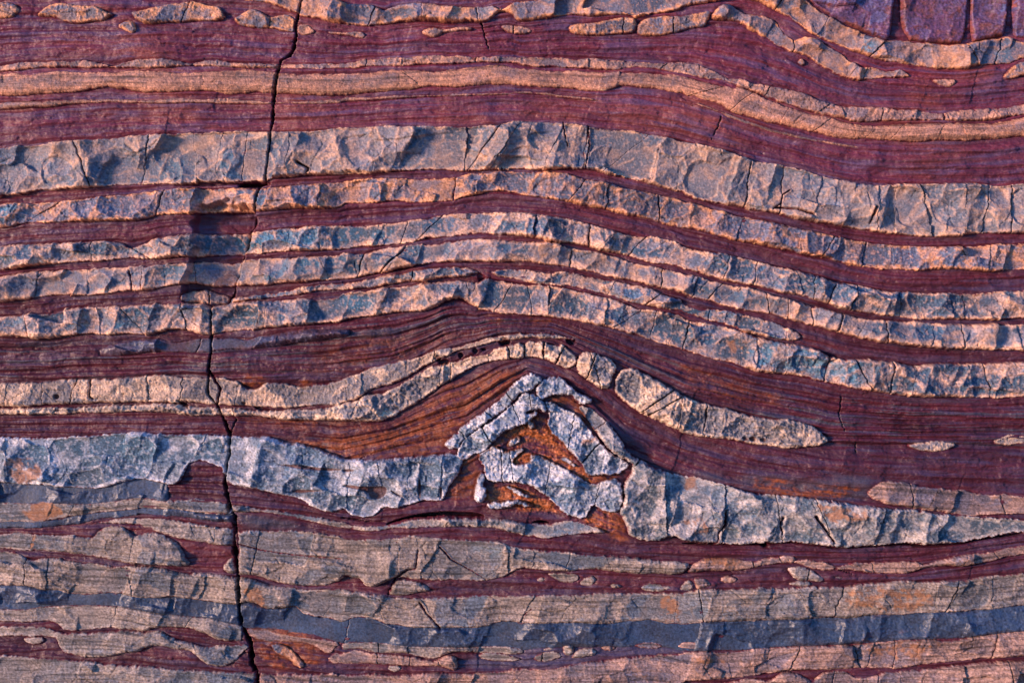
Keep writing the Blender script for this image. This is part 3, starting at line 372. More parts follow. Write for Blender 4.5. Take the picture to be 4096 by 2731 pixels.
HS = {'lam': .50, 'slate': .55, 'smooth': .8, 'big': .72, 'rug': .68, 'med': .75, 'pit': .72, 'blocky': .85}
STYLE = {  # facet weights big, med, small, laminae, fine, fresh probability
 'big':   (20., 9.0, 1.6, .5, 1.1, .55), 'rug': (13., 12., 2.6, .3, 1.6, .72), 'med': (12., 11., 1.6, .6, 1.1, .62),
 'smooth':(1.5, 1.2, .4, .8, .8, .25), 'lam': (10., 6.0, 1.0, 1.6, 1.1, .34), 'pit': (3.0, 4.5, 2.2, .3, 1.6, .45), 'slate': (13.0, 8.0, 1.4, .5, 1.0, .5),
 'blocky': (4.0, 10.5, 5.0, .3, 2.8, .42)}
def surface(bb, d, pal, style, Hh, rim, r, tilt=(0, 0, 0), tint=1.0, warm=0.0, dj=None, rj=1.6, dtb=None, jdep=.65):
    i0, i1, j0, j1 = bb; sl = (slice(j0, j1), slice(i0, i1))
    wb, wm, ws, wl, wf, fp = STYLE[style]
    x = X[sl]; y = Y[sl]; np_ = n_pat[sl]; nf = n_fine[sl]; nm = n_mid[sl]; ng = n_grain[sl]
    _, eb, cb = [a[sl] for a in WB]; _, em, cm = [a[sl] for a in WM]; _, es, cs = [a[sl] for a in WS]
    plain_ = pal in ('slate', 'maroon', 'dusk')
    tb = RND[cb, 2]; tm = RND[cm, 1]                 # every fracture face has its own tone
    freshB = sst(.02, .08, eb + .30*np_ + .08*ng)*(tb < fp)
    freshM = sst(.03, .10, em + .34*np_ + .10*ng)*(tm < fp)
    freshS = sst(.05, .35, es + .2*ng)*(RND[cs, 0] < fp)
    if dtb is None: dt, db = d, d
    else: dt, db = dtb
    jit = (13*np_ + 3*nf + 2.5*ng)
    rimm = np.minimum(sst(0, rim*1.1, dt + jit*.8), sst(rim*.1, rim*2.0, db + jit))
    if style in ('rug', 'blocky', 'pit'): fresh = np.clip(np.maximum(.95*freshM, .7*freshB) + .15*freshS, 0, 1)
    else: fresh = np.clip(.7*freshB + .4*freshM*(style != 'smooth') + .1*freshS, 0, 1)
    fresh = np.maximum(fresh, SCARF[sl]*.9)*rimm
    c0, c1, c2 = PAL[pal]
    v = nf[..., None]; g = ng[..., None]; v2 = nm[..., None]
    if plain_: rimm = sst(0, 6, d + jit)
    C = c0 + (c1-c0)*(rimm*sst(-.75, .15, nm+.6*nf))[..., None]
    c2f = c2*(.5 + .55*RND[cm, 3] + .35*RND[cb, 0])[..., None]
    if not plain_: c2f = c2f + (TEAL_SHADE*(.7+.6*RND[cm, 3])[..., None]-c2f)*teal_shade[sl][..., None]
    C = C*(.86 + .28*RND[cb, 3])[..., None]
    ridge = (1-sst(.02, .16, em + .05*ng + .03*nf))*sst(-.35, .15, np_+.4*nf)*.9 + (1-sst(0, .06, eb + .04*ng))*sst(-.3, .2, nf)*.7
    C = C + (c0-C)*(np.clip(ridge, 0, .8)*(.05 if plain_ else (1 if style in ('rug', 'blocky', 'big', 'pit') else .5)))[..., None]
    blot = sst(.10, .20, np_ + .12*ng)
    if not plain_:
        C = C + (c2*.8-C)*(blot*(.38 if style in ('rug', 'pit', 'blocky') else .22))[..., None]
        C = C + (c0*1.05-C)*(sst(.12, .22, -np_ + .15*ng)*{'rug': .42, 'blocky': .7, 'pit': .55, 'med': .3, 'big': .14, 'lam': .12}.get(style, .3))[..., None]
        if style in ('pit', 'smooth'): C = C*(1-.5*sst(.24, .40, ng))[..., None]
    C = C + (c2f-C)*(fresh*(1-.55*np.clip(ridge, 0, 1))*(.93 if style in ('rug', 'blocky', 'med') else .8))[..., None]
    if style in ('rug', 'blocky', 'med', 'big'): C = C + (c0*.8-C)*(.40*fresh*sst(.18, .40, .5*ng + nf))[..., None]
    C = C*(1 + (.22*v + .60*g + .50*n_pix[sl][..., None])*(.6 if style in ('big', 'med') else 1) + .2*v2)
    if wl > .7:
        lm = lam2[sl]; C = C*(1 + .42*lm[..., None] + .42*lam1[sl][..., None]); C = C*(1-.5*sst(.26, .44, lm + .2*nf)[..., None])*(1-.35*sst(.30, .42, -lam1[sl] + .1*nf)[..., None])
    wl1, wl2 = WL[0][sl], WL[1][sl]
    hair = (1-sst(.0, .016, wl2-wl1))*(nm > .02)*(style != 'slate')
    C = C*(1-.5*hair[..., None]); C = C*tint
    if not plain_: C = C + (MAROON*.8-C)*(1-sst(-.5, 2.6, d + 2.2*nf + 1.5*ng))[..., None]
    if warm: C = C*np.array([1+warm, 1, 1-warm], np.float32)
    r2 = rust2[sl]
    C = C + (col(.44,.185,.075)*(1+.4*v)-C)*(sst(.25, .75, r2 + 1.1*np_ + .6*nf)*(r2 > .01)*np.clip(r2*2, 0, 1)*.65)[..., None]
    rz = np.clip(rust[sl]*1.3-.2+.5*nf, 0, 1)*(1-sst(1, 7, d + 4*nf))
    C = C + (RUST*.6-C)*rz[..., None]
    C = C + (col(.12,.035,.025)-C)*(PITS[sl]*.85)[..., None]
    Hh = Hh*HS.get(style, .7)
    t = np.clip(d/r, 0, 1); prof = np.sqrt(np.clip(1-(1-t)**2, 0, 1)); inner = sst(0, r*1.4, d); dd = d
    if dj is not None:
        rj2 = rj*(1+.8*nm)+.4; tj = np.clip(dj/rj2, 0, 1); prof = prof*((1-jdep) + jdep*np.sqrt(np.clip(1-(1-tj)**2, 0, 1))); dd = np.minimum(d, dj)
        C = C*(1-.5*jdep*(1-sst(0, 1.6, dj)))[..., None]
    rel = wb*FB[sl] + wm*FM[sl] + ws*FS[sl] + wl*(1.0*lam2[sl] + .6*lam1[sl]) + wf*(1.2*nf + .7*ng)
    rel = rel - 3.5*hair + SCAR[sl]*(style != 'slate') - 11*PITS[sl]
    if style == 'pit': rel = rel - 2.8*sst(.34, .5, nf)
    top = np.maximum(Hh + (tilt[0]*(x-x.mean())/40 + tilt[1]*(y-y.mean())/40)*inner + tilt[2] + rel*(.3+.7*inner), 2.2 if style != 'slate' else 1.0)
    H = np.where(dd >= 0, prof*top, np.maximum(dd*5, -16)) + MACRO[sl]
    return H, C

things = []
def tag(o, label, cat, group=None):
    if cat == 'nodule': group = 'chert nodules and lenses in the red shale'
    o['label'] = label; o['category'] = cat
    if group: o['group'] = group
    things.append(o)
def piece(name, s, label, cat='rock', pal='peach', style='pit', H=13, rim=5, r=5, group=None, tint=1.0, mtl=None, joints=(), warm=0.0, rough=0):
    """one free-standing nodule, lens or slab: a closed outline"""
    p = chaikin(P(s), 2)
    bb, d = poly_sdf(p)
    i0, i1, j0, j1 = bb; sl = (slice(j0, j1), slice(i0, i1))
    rg = rough or (2.4 if style == 'blocky' else 1.1)
    d = d + (1.7 if style == 'blocky' else .2) + rg*n_fine[sl] + rg*.55*n_grain[sl] + (rg-1.2)*1.2*n_mid[sl]
    d = np.minimum(d, np.minimum(CRD[sl], BR[sl]))
    wid = d.max(); r = min(r, wid*.8)
    if not joints:
        Hh, C = surface(bb, d, pal, style, H, min(rim, wid*.5), r, tint=tint, warm=warm)
        COVER[sl] = np.maximum(COVER[sl], d); EDGE[sl] = np.maximum(EDGE[sl], d)
        org = ((p[:,0].mean()-CX)*S, ZC + (CY-p[:,1].max())*S)
        o = patch(name, bb, Hh, C, d > -2.6, mtl or M_CHERT, None, org); tag(o, label, cat, group); return o
    cx0, cy1 = p[:,0].mean(), p[:,1].max()
    e = bpy.data.objects.new(name, None); coll.objects.link(e); e.empty_display_size = .02
    org = ((cx0-CX)*S, ZC + (CY-cy1)*S); e.location = (org[0], 0, org[1]); tag(e, label, cat, group)
    x = X[sl]; y = Y[sl]
    dout = d; side = np.zeros(x.shape, np.int32); dj = np.full(x.shape, 99.0)
    for k, js in enumerate(joints):
        q = P(js); ax, ay = q[0]; bx_, by_ = q[-1]; Ln = math.hypot(bx_-ax, by_-ay)
        s_ = ((x-ax)*(by_-ay)-(y-ay)*(bx_-ax))/Ln + 2.5*n_fine[sl]
        side += (s_ > 0).astype(np.int32) * (1 << k); dj = np.minimum(dj, np.abs(s_)-(.5 if k == 0 else -1.2))
    for k in np.unique(side[d > 0]):
        dd = np.where(side == k, np.minimum(d, dj), -9)
        if (dd > 0).sum() < 12: continue
        rr_ = random.Random(int(k)*7+len(label))
        Hh, C = surface(bb, np.where(side == k, d, -9), pal, style, H + rr_.uniform(-2.5, 2.5), rim, r, dj=np.where(side == k, dj, -9), rj=1.4, jdep=rr_.choice([.1, .4, .7]), dtb=(dout, dout), tint=tint*rr_.uniform(.93, 1.07), tilt=(rr_.uniform(-1, 1)*2.5, rr_.uniform(-1, 1)*1.5, 0), warm=warm)
        COVER[sl] = np.maximum(COVER[sl], dd); EDGE[sl] = np.maximum(EDGE[sl], dd)
        patch('chert_block', bb, Hh, C, dd > -2.6, mtl or M_CHERT, e, org)
    return e
def band(name, tl, bl, label, cat='rock layer', pal='cool', style='rug', H=16, rim=6, r=5, joints='', x0=None, x1=None, mtl=None, part='chert_block', tint=1.0, slab=False, tiltamp=1.0, warm=0.0, taper=True, xa=0):
    """one bed between two traced lines, broken into blocks by its joints"""
    top = LN[tl] if isinstance(tl, str) else tl; bot = LN[bl] if isinstance(bl, str) else bl
    x0 = xs[0] if x0 is None else x0; x1 = xs[-1] if x1 is None else x1
    a, b = np.searchsorted(xs, x0), np.searchsorted(xs, x1)
    bb = bbox(x0, x1, top[a:b].min(), bot[a:b].max()); i0, i1, j0, j1 = bb; sl = (slice(j0, j1), slice(i0, i1))
    x = X[sl]; y = Y[sl]
    nz = 1.7*n_fine[sl] + .6*n_grain[sl] + 2.0*n_mid[sl] + 2.0*FM[sl]
    g1 = np.gradient(top, xs)[i0:i1]; g2 = np.gradient(bot, xs)[i0:i1]
    g1 = np.convolve(np.pad(g1, 6, mode='edge'), np.ones(13)/13, 'valid'); g2 = np.convolve(np.pad(g2, 6, mode='edge'), np.ones(13)/13, 'valid')
    dT, dB = (y-top[None, i0:i1])/np.sqrt(1+g1**2), (bot[None, i0:i1]-y)/np.sqrt(1+g2**2); d = np.minimum(dT, dB)
    thick = np.percentile(bot[a:b]-top[a:b], 60)
    rr0 = min(r, thick*.42); rim_ = min(rim, thick*.3)
    if x0 > xs[0]+5: d = np.minimum(d, x-x0)
    if x1 < xs[-1]-5: d = np.minimum(d, x1-x)
    d = np.minimum(d + nz*(.55 if thick < 18 else 1.0), BR[sl]*1.5)
    # joints:  'cr xtop xbottom gap; ...'
    J = []
    for t in [t for t in joints.split(';') if t.strip()]:
        f = t.split(); c = int(f[0]); xt = c*784+float(f[1])/3; xb = c*784+float(f[2])/3; gr = float(f[3]) if len(f) > 3 else .5; gp = gr*.7-.4 if gr >= 1.2 else (.1 if (int(xt*7)+len(J)) % 6 == 0 else -1.3); xb += (((int(xt*13)) % 7)-3)*(5 if gr < 1.5 else 1.5)
        yt = np.interp(xt, xs, top); yb = np.interp(xb, xs, bot)
        if yb-yt < 3: yb = yt+3
        mp = xt + (xb-xt)*(np.clip((ys[j0:j1]-yt)/(yb-yt), -.3, 1.3))
        yy = ys[j0:j1]; wob = fbm(yy/30+xt, yy*0+xt*.37, 4, 5); J.append((mp + 6*wob, gp*(np.clip(1+2.2*fbm(yy/20+xt, yy*0+xt*.9, 2, 7), -.4, 3) if gp > 0 else 1), xt))
    cm = np.interp((top[a]+bot[a])/2, ys, crack_x)
    if x0 < 480 and x1 > 640: J.append((crack_x[j0:j1], crack_hw[j0:j1], float(np.interp(np.median(top[(xs > 480) & (xs < 700)]), ys, crack_x))))
    J.sort(key=lambda q: q[2])
    e = bpy.data.objects.new(name, None); coll.objects.link(e); e.empty_display_size = .02
    vis = (max(x0, 0)+min(x1, 2352))/2
    org = ((vis-CX)*S, ZC + (CY-float(np.interp(vis, xs, bot)))*S); e.location = (org[0], 0, org[1]); tag(e, label, cat)
    lo = np.full(j1-j0, -1e5); n = 0; rr_ = random.Random(len(label)*13+int(thick))
    edges = [(np.full(j1-j0, -1e5), np.zeros(j1-j0))] + [(q[0], q[1]) for q in J] + [(np.full(j1-j0, 1e5), np.zeros(j1-j0))]
    for k in range(len(edges)-1):
        l, lg = edges[k]; rgt, rg = edges[k+1]
        djj = np.minimum(x-(l+lg)[:,None], (rgt-rg)[:,None]-x); dd = np.minimum(d, djj)
        if (dd > 0).sum() < 15: continue
        cols = np.nonzero((dd > -3).any(0))[0]; ca, cb_ = max(0, cols[0]-2), min(i1-i0, cols[-1]+3)
        b2 = (i0+ca, i0+cb_, j0, j1); d2 = dd[:, ca:cb_]
        Hh, C = surface(b2, d[:, ca:cb_], pal, style, H + rr_.uniform(-2.4, 2.4)*tiltamp, rim_, rr0, tint=tint*rr_.uniform(.94, 1.06), dj=djj[:, ca:cb_], rj=rr_.choice([.8, 1.2, 2, 5.0]), jdep=rr_.choice([.0, .0, .15, .6]), dtb=(dT[:, ca:cb_], dB[:, ca:cb_]),
                        tilt=(rr_.uniform(-1, 1)*min(6.0, 260/max(20, (cb_-ca)*CELL))*tiltamp if len(edges) > 4 else 0, rr_.uniform(-.6, 1)*2.2, 0), warm=warm)
        s2 = (slice(j0, j1), slice(i0+ca, i0+cb_))
        COVER[s2] = np.maximum(COVER[s2], d2); EDGE[s2] = np.maximum(EDGE[s2], d2)
        patch(part, b2, Hh, C, d2 > -2.6, mtl or M_CHERT, e, org); n += 1
    return e

CR = 'rock layer'
# ---------------------------------------------------------------- chert layers, top to bottom
band('chert_layer', 'b1t', 'b1b', 'topmost orange-edged grey chert layer, sagging steeply to the right along the photo\'s top', pal='peach', style='med', H=15, rim=5, x0=440,
     joints='1 230 200 1.2; 1 560 545; 1 930 925 1.2; 1 1110 1110 1.5; 1 1600 1620; 1 2040 2035 1; 2 700 660 1.2; 2 1010 960 1; 2 1400 1290 2; 2 1960 2060 .6; 2 2215 2170 1.5; 2 2300 2290 .8')
band('chert_layer', 'fft', 'ffb', 'beaded thin chert rib dropping steeply right beneath the topmost layer, ending in a point', pal='peach', style='med', H=13, rim=5, x0=1568+68, x1=1568+528,
     joints='2 440 420; 2 660 590 .6; 2 780 745 1.8; 2 960 900 .7; 2 1140 1110 .8; 2 1215 1170 .8; 2 1280 1270 1.4')
band('chert_layer', 'b3t', 'b3b', 'thin jointed cream chert rib across the top red shale, just above the rounded pitted layer', pal='warm', style='pit', H=9, rim=3.5, r=4,
     joints='0 790 790; 0 1330 1330; 1 170 190; 1 330 340; 1 530 545; 1 925 925 2; 1 1080 1085; 1 1210 1215; 1 1500 1490; 1 1700 1715; 1 2050 2040 1; 1 2260 2235 1; 2 290 290 3; 2 480 480 1; 2 600 570 .7; 2 1010 960 1; 2 1090 1085 .8; 2 1230 1205 .8; 2 1390 1370 1.2; 2 1540 1525 1; 2 1805 1805 2')
band('chert_layer', 'b4t', 'b4b', 'rounded pitted orange-tan chert layer, the broad soft-edged one below the thin cream rib', pal='warm', style='smooth', H=13, rim=14, r=16, tiltamp=.6, warm=.06,
     joints='1 400 540 .6; 2 320 90 1; 2 480 360 .9; 2 740 710 .6; 2 1020 900 1; 2 1190 1175 1; 2 1315 1300 .8; 2 1530 1450 1; 2 1800 1780 .5; 2 1930 1930 .6')
band('chert_layer', 'b5t', 'b5b', 'thin pale pink chert lip running under the rounded pitted layer on the left', pal='warm', style='smooth', H=6, rim=3, r=5, x1=784+590, joints='0 1500 1495; 1 600 600 .5')
band('chert_layer', 'b5rt', 'b5rb', 'hair-thin pale chert lip sloping down right through maroon shale beneath the pitted layer', pal='warm', style='smooth', H=4, rim=3, r=4, x0=1568+12, x1=1568+415, joints='2 280 285 .8')
band('chert_layer', 'b6t', 'b6b', 'thickest grey chert layer, with a bright top edge and large scooped faces', pal='thick', style='big', H=22, rim=5.5, r=4.5, tiltamp=1.6,
     joints='0 40 30; 0 220 110 .8; 0 520 590 1.4; 0 1030 960 .8; 0 1330 1380 1; 0 1530 1510 .8; 0 1700 1680 .7; 0 2000 2020 .7; 1 230 240 .8; 1 870 850 1.6; 1 1110 900 .8; 1 1240 1010 .7; 1 1540 1400 1; 1 1700 1680 1.2; 1 2130 1780 .7; 1 2210 2180 .7; 2 470 410 1.8; 2 700 680 1.3; 2 960 920 1; 2 1350 1300 .8; 2 1480 1490 1; 2 1640 1760 1.2; 2 1940 1900 .6; 2 2120 2060 1.6; 2 2280 2260 1.5')
band('chert_layer', 'b7t', 'b7b', 'cream-edged chert layer directly below the thickest one, stepping up at an open joint mid-photo', pal='peach', style='rug', H=17, rim=5.5, r=4.5,
     joints='0 420 200 1; 0 1130 1060 1.2; 0 1420 1400 1; 0 2220 2200; 1 795 775 2.5; 1 1690 1590 1.4; 1 1850 1850 .8; 1 2190 2170 1.4; 2 200 180; 2 430 400; 2 820 770 .8; 2 1060 985 1.2; 2 1270 1240 1.5; 2 1450 1445; 2 1560 1540; 2 1740 1730; 2 1930 1960 1; 2 2120 2110 1; 2 2260 2250')
band('chert_layer', 'b8t', 'b8b', 'blotchy blue and cream chert layer, upper neighbour of the narrowest straight red seam', pal='cool', style='rug', H=16, rim=9, r=4.5,
     joints='0 620 590 .5; 0 880 1000 1.2; 0 1350 1320 1; 0 2000 2000 .5; 1 250 260; 1 450 400 1.2; 1 700 540 1.4; 1 1010 1015 1; 1 1340 1330; 1 1710 1700 1.6; 1 1900 1890; 1 2110 1990 1.6; 1 2330 2230 1; 2 140 95 .8; 2 330 300 .8; 2 520 450 1; 2 780 780 1; 2 915 900 1; 2 1050 1040 1.2; 2 1215 1180 1.4; 2 1500 1490; 2 1620 1620 .8; 2 1830 1830; 2 1930 1945 1.8; 2 2150 2210 1')
band('chert_layer', 'b9t', 'b9b', 'blotchy pale-rimmed chert layer, lower neighbour of the narrowest straight red seam', pal='cool', style='med', H=16, rim=9, r=4.5,
     joints='0 270 260; 0 600 600; 0 880 910 1; 0 980 960 1.3; 0 1310 1300 1; 1 160 150 1.4; 1 440 270 1.6; 1 490 490 .7; 1 1230 1310 1; 1 1590 1590 1.2; 1 1960 1955 1; 1 2215 2215 1.5; 2 110 110; 2 280 180 1.2; 2 390 250 1; 2 570 560 1.2; 2 720 700 1; 2 890 855 1.2; 2 1100 1050 1.6; 2 1400 1405 1.2; 2 1740 1740 .6; 2 1920 1930 1.3; 2 2300 2310 1')
band('chert_layer', 'b10t', 'b10b', 'slender chert tongue left of the small notch, thinning to a point above the cream-footed layer', pal='cool', style='rug', H=10, rim=3.5, r=4, x0=522, x1=784+312, joints='1 500 485 1.2; 1 180 180 .6')
band('chert_layer', 'b10rt', 'b10rb', 'slender chert tongue right of the small notch, running down right to a blunt end', pal='cool', style='rug', H=11, rim=3.5, r=4, x0=784+347, x1=1568+274, joints='1 1270 1280 .8; 1 1450 1450 1; 1 1600 1600 .8; 1 1890 1880 1; 1 2200 2090 1.5; 2 200 150 1.2; 2 320 320; 2 540 500 .7; 2 720 680 .8')
band('chert_layer', 'b11t', 'b11b', 'thick blue-grey chert layer with a cream foot, arching directly over the thick laminated red bed', pal='cool', style='rug', H=20, rim=9, r=6,
     joints='0 180 200 .5; 0 660 670 .8; 0 830 960 1; 0 1240 1290 1.5; 0 1620 1620 1; 0 1850 1850 .5; 1 220 260 .6; 1 470 440; 1 870 860 .8; 1 1180 1060 .8; 1 1290 1300 1; 1 1440 1430 1.4; 1 1530 1410 .7; 1 1830 1770 1; 1 2080 1850 1; 1 2170 2140 .7; 1 2320 2290; 2 60 30 1.4; 2 400 400; 2 520 460 1; 2 735 745 1; 2 1010 990 1.8; 2 1190 1290 1.4; 2 1450 1420 1.2; 2 1600 1570 .5; 2 1960 2030 .6; 2 2080 2120 1.2')
band('slate_layer', 's1t', 's1b', 'smooth dark slate ledge across the vertical crack, under the cream-footed layer at left', pal='dusk', style='slate', H=6, rim=3, r=8, x0=225, x1=800, mtl=M_SLATE, joints='0 1380 1360 1.4; 0 1910 1915 .8')
band('chert_layer', 'b12t', 'b12b', 'pinkish pitted chert layer rising from the left edge over the crest of the inner fold', pal='cream', style='pit', H=14, rim=4, r=5, x1=784+536,
     joints='0 60 60 1; 0 285 290; 0 525 515 1.4; 0 630 620; 0 850 880; 0 1010 1050 1.4; 0 1260 1280 .6; 0 1650 1620 1; 1 30 30; 1 130 140 1; 1 640 660 1.2; 1 1100 1120')
band('chert_layer', 'b12ct', 'b12cb', 'cream-coloured jointed chert rib beneath the pinkish pitted one, swelling then arching into short blocks', pal='cream', style='blocky', H=16, rim=5, r=6, x1=784+541, tiltamp=1.3,
     joints='0 180 180 .5; 0 380 385 .5; 0 500 510; 0 890 890 .5; 0 1180 1180; 0 1610 1600 1.2; 0 1950 1950; 1 110 110; 1 330 420 .8; 1 510 520 1; 1 690 690 1; 1 760 750 .7; 1 1010 1040 1; 1 1140 1160 1.6; 1 1265 1275 2.2; 1 1330 1325 1; 1 1400 1395 2.4; 1 1540 1480 2.6')
piece('chert_block', '11 1640 880 1680 858 1750 862 1775 885 1820 890 1880 930 1893 985 1855 1050 1840 1105 1800 1112 1740 1070 1690 1040 1640 1000 1618 950', 'plump rounded cream chert block right of the fold crest, between open joints', pal='cream', style='blocky', H=18, rim=5, r=9, joints=('11 1755 870; 11 1690 1040', '11 1750 980; 11 1790 1110'))
band('chert_layer', 'b13t', 'b13b', 'fat cream chert tongue descending rightward from the fold crest to a rounded orange point', pal='cream', style='blocky', H=20, rim=6, r=9, x0=784+629, x1=1568+337, tiltamp=.8,
     joints='1 2290 2055 1.8; 1 2352 2160 1.4; 2 10 -5 1; 2 170 158 2.2; 2 200 185 .8; 2 430 400 .7; 2 820 830 .5')
band('chert_layer', 'b14t', 'b14b', 'broad pale blue-white chert layer at left, ending against the rusty core of the fold', pal='white', style='rug', H=20, rim=5, r=6, x1=784+283, mtl=M_LAM,
     joints='0 30 40 .8; 0 350 480 1; 0 860 820 .5; 0 1430 1300 .5; 1 60 60; 1 250 270 .7; 1 470 420 .8; 1 540 545 1; 1 700 690 1')
W = dict(pal='white', style='blocky', H=19, rim=4, r=4.5, cat='rock')
piece('chert_limb', 'Z 118 748 150 690 215 655 230 620 330 545 430 480 540 400 600 330 640 280 720 215 800 178 850 208 878 232 832 272 800 312 720 327 690 352 640 412 560 482 480 532 400 592 330 642 280 682 240 722 215 772 140 768', 'outer left leg of the tent-shaped white chert fold, reaching its sharp peak', joints=('Z 600 330; Z 660 420', 'Z 430 480; Z 500 540', 'Z 225 620; Z 290 700'), **W)
piece('chert_limb', 'Z 832 290 880 245 950 213 1040 218 1080 270 1130 308 1165 350 1240 370 1278 400 1240 422 1180 416 1140 382 1120 352 1000 345 920 367 885 392 842 352', 'small white chert cap just right of the peak of the tent-shaped fold', **W)
piece('chert_limb', 'Z 215 800 255 710 340 642 440 582 560 508 640 428 680 418 702 350 750 328 830 358 885 402 908 452 900 492 870 455 800 462 740 486 760 500 862 482 802 542 740 582 640 612 560 642 520 692 475 742 440 778 400 800 340 800 285 852 230 855', 'inner left leg of the tent-shaped fold, grey-white, hooked at its upper end', joints=('Z 400 600; Z 480 720', 'Z 640 420; Z 700 540', 'Z 780 340; Z 800 480'), **W)
piece('chert_limb', 'Z 922 560 945 495 895 400 960 400 1040 468 1130 488 1180 540 1240 610 1290 680 1332 722 1385 785 1450 835 1530 870 1560 900 1500 950 1450 972 1380 977 1310 972 1270 992 1230 972 1200 902 1150 842 1080 762 1000 682 938 622', 'inner right leg of the tent-shaped fold, a broad grey-white slab', joints=('Z 1335 725; Z 1200 870', 'Z 1080 760; Z 1140 480'), **W)
piece('chert_block', 'Z 370 1000 410 953 432 990 412 1040 442 1090 432 1182 380 1192 343 1150 355 1080', 'slim upright white chert sliver between two rusty pockets under the tent fold', **W)
piece('chert_slab', 'Z 380 830 440 780 520 740 560 790 620 788 745 768 702 812 652 852 642 898 680 900 788 888 780 858 800 808 850 815 950 878 1010 900 1100 950 1200 1020 1290 1062 1360 1020 1450 998 1498 1050 1510 1150 1498 1230 1460 1272 1400 1262 1330 1240 1285 1205 1240 1262 1230 1302 1170 1312 1120 1290 1060 1270 1000 1220 940 1150 870 1110 800 1060 720 1040 640 1030 560 1030 500 1030 450 1010 430 960 432 912 400 885', 'crumpled white and blue-grey chert mass at the foot of the tent-shaped fold', joints=('Z 560 780; Z 570 1050', 'Z 1330 1050; Z 1290 1240', 'Z 950 860; Z 900 1150', 'Z 640 900; Z 660 1050'), **W)
piece('chert_block', 'Z 438 1210 520 1183 640 1173 740 1183 832 1220 760 1227 680 1207 600 1227 520 1242 470 1237', 'thin curled white chert flake lying in the lower rusty pocket', **W)
piece('chert_block', 'Z 573 1063 640 1063 720 1108 802 1145 770 1157 680 1122', 'small slanting white chert chip high in the lower rusty pocket', pal='white', style='blocky', H=7, rim=3, r=3)
piece('chert_block', '11 1150 1480 1190 1440 1225 1430 1240 1460 1190 1500 1140 1510', 'bluish white chip on the orange pocket inside the tent fold', pal='white', style='blocky', H=7, rim=3, r=4)
piece('chert_block', 'Z 1020 850 1060 838 1140 895 1130 912 1060 880', 'tiny white chip in the orange vein under the inner right leg', pal='white', style='blocky', H=7, rim=2, r=3)
piece('chert_block', '11 1275 1370 1300 1330 1335 1345 1340 1385 1300 1388', 'small grey lump hanging in the orange pocket near the tent\'s peak', pal='tan', style='blocky', H=8, rim=3, r=4)
piece('chert_layer', 'Z 1165 445 1210 428 1290 478 1370 538 1440 618 1500 708 1550 798 1650 868 1780 925 1900 968; 22 20 142 80 145 150 165 250 190 350 215 430 245 520 265 650 270 800 280 950 300 1100 320 1250 345 1320 345 1450 365 1600 375 1750 400 1900 415 2050 425 2200 435 2352 440 3250 450 3250 510 2352 530 2250 530 2150 560 2050 575 1930 605 1800 600 1700 620 1600 600 1500 605 1350 615 1200 628 1080 635 1000 620 900 605 750 592 650 605 550 598 450 610 330 612 200 600 100 595 0 590; Z 1900 1450 1780 1500 1640 1482 1540 1440 1550 1390 1502 1300 1482 1262 1520 1180 1512 1060 1550 1000 1602 910 1565 875 1460 820 1392 768 1322 678 1262 588 1190 500',
      'massive speckled grey chert layer at lower right, swelling from the fold\'s outer right leg', cat=CR, pal='greyw', style='rug', H=20, rim=5, r=5, mtl=M_LAM, tint=.9, warm=.08, rough=2.4,
      joints=('Z 1650 860; Z 1500 1000', 'Z 1390 560; Z 1300 620', '12 2230 110; 12 2240 600', '22 300 180; 22 270 620', '22 640 250; 22 690 620', '22 900 280; 22 1060 660', '22 1400 340; 22 1300 640'))
band('chert_layer', 'b16t', 'b16b', 'rounded tan chert tongue at far lower right, resting on the massive grey layer', pal='tanw', style='lam', H=15, rim=5, r=8, x0=1568+424, mtl=M_LAM, joints='2 1560 1560 .5; 2 2000 2040 .8; 2 2190 2190 1.2')
band('chert_layer', 'b17t', 'b17b', 'thin rust-stained chert ribbon at left below the broad blue-white layer', pal='tan', style='lam', H=13, rim=4, r=5, x1=784+45, mtl=M_LAM, joints='0 500 470 .8; 0 1200 1190 .5; 0 1950 1960 .5')
band('chert_layer', 'b17rt', 'b17rb', 'brown and white splintered chert ledge beneath the long dark opening under the tent fold', pal='tan', style='rug', H=11, rim=4, r=4, x0=784+22, x1=784+605, joints='1 400 410 .6; 1 960 960 .5; 1 1385 1375 1; 1 1480 1600 1')
tk = dict(mtl=M_LAM)
band('slate_layer', LN['b14b']-5, LN['b17t']+5, 'dark blue-black slate band at left under the broad blue-white chert', pal='slate', style='slate', H=6, rim=3, r=8, x1=385, mtl=M_SLATE, part='panel', joints='')
band('slate_layer', LN['b17b']-5, line('02 -900 510 0 505 150 500 350 500 500 485 600 465 700 440 850 425 1000 415 1200 425 1400 445 1500 460 1600 465'), 'narrow dark slate seam under the rust-stained chert ribbon, left of the crack', pal='slate', style='slate', H=6, rim=3, r=6, x1=535, mtl=M_SLATE, part='panel', joints='')
band('chert_layer', 'b19t', 'b19b', 'tapering tan chert wedge touching the crack from the left, above the deep red patch', pal='tan', style='lam', H=11, rim=4, r=5, x0=197, x1=537, joints='0 1310 1310 .6; 0 1490 1490 .7', **tk)
band('chert_layer', 'b18t', 'b18b', 'ragged tan chert layer at lower left, toothed on top, ending at the deep red patch', pal='tan', style='lam', H=13, rim=4, r=5, x1=435, joints='0 920 880 .8; 0 230 220 .4', **tk)
band('chert_layer', 'b18rt', 'b18rb', 'broad finely laminated tan chert layer right of the crack, below the red seam', pal='tan', style='lam', H=17, rim=4, r=6, x0=546, x1=1568+15, warm=.02, joints='0 1790 1770 .6; 1 390 400 .6; 1 520 510 1; 1 680 560 .5; 1 1140 1130 .8; 1 1330 1330 .6; 1 1580 1585 .8; 1 1830 1820 .5', **tk)
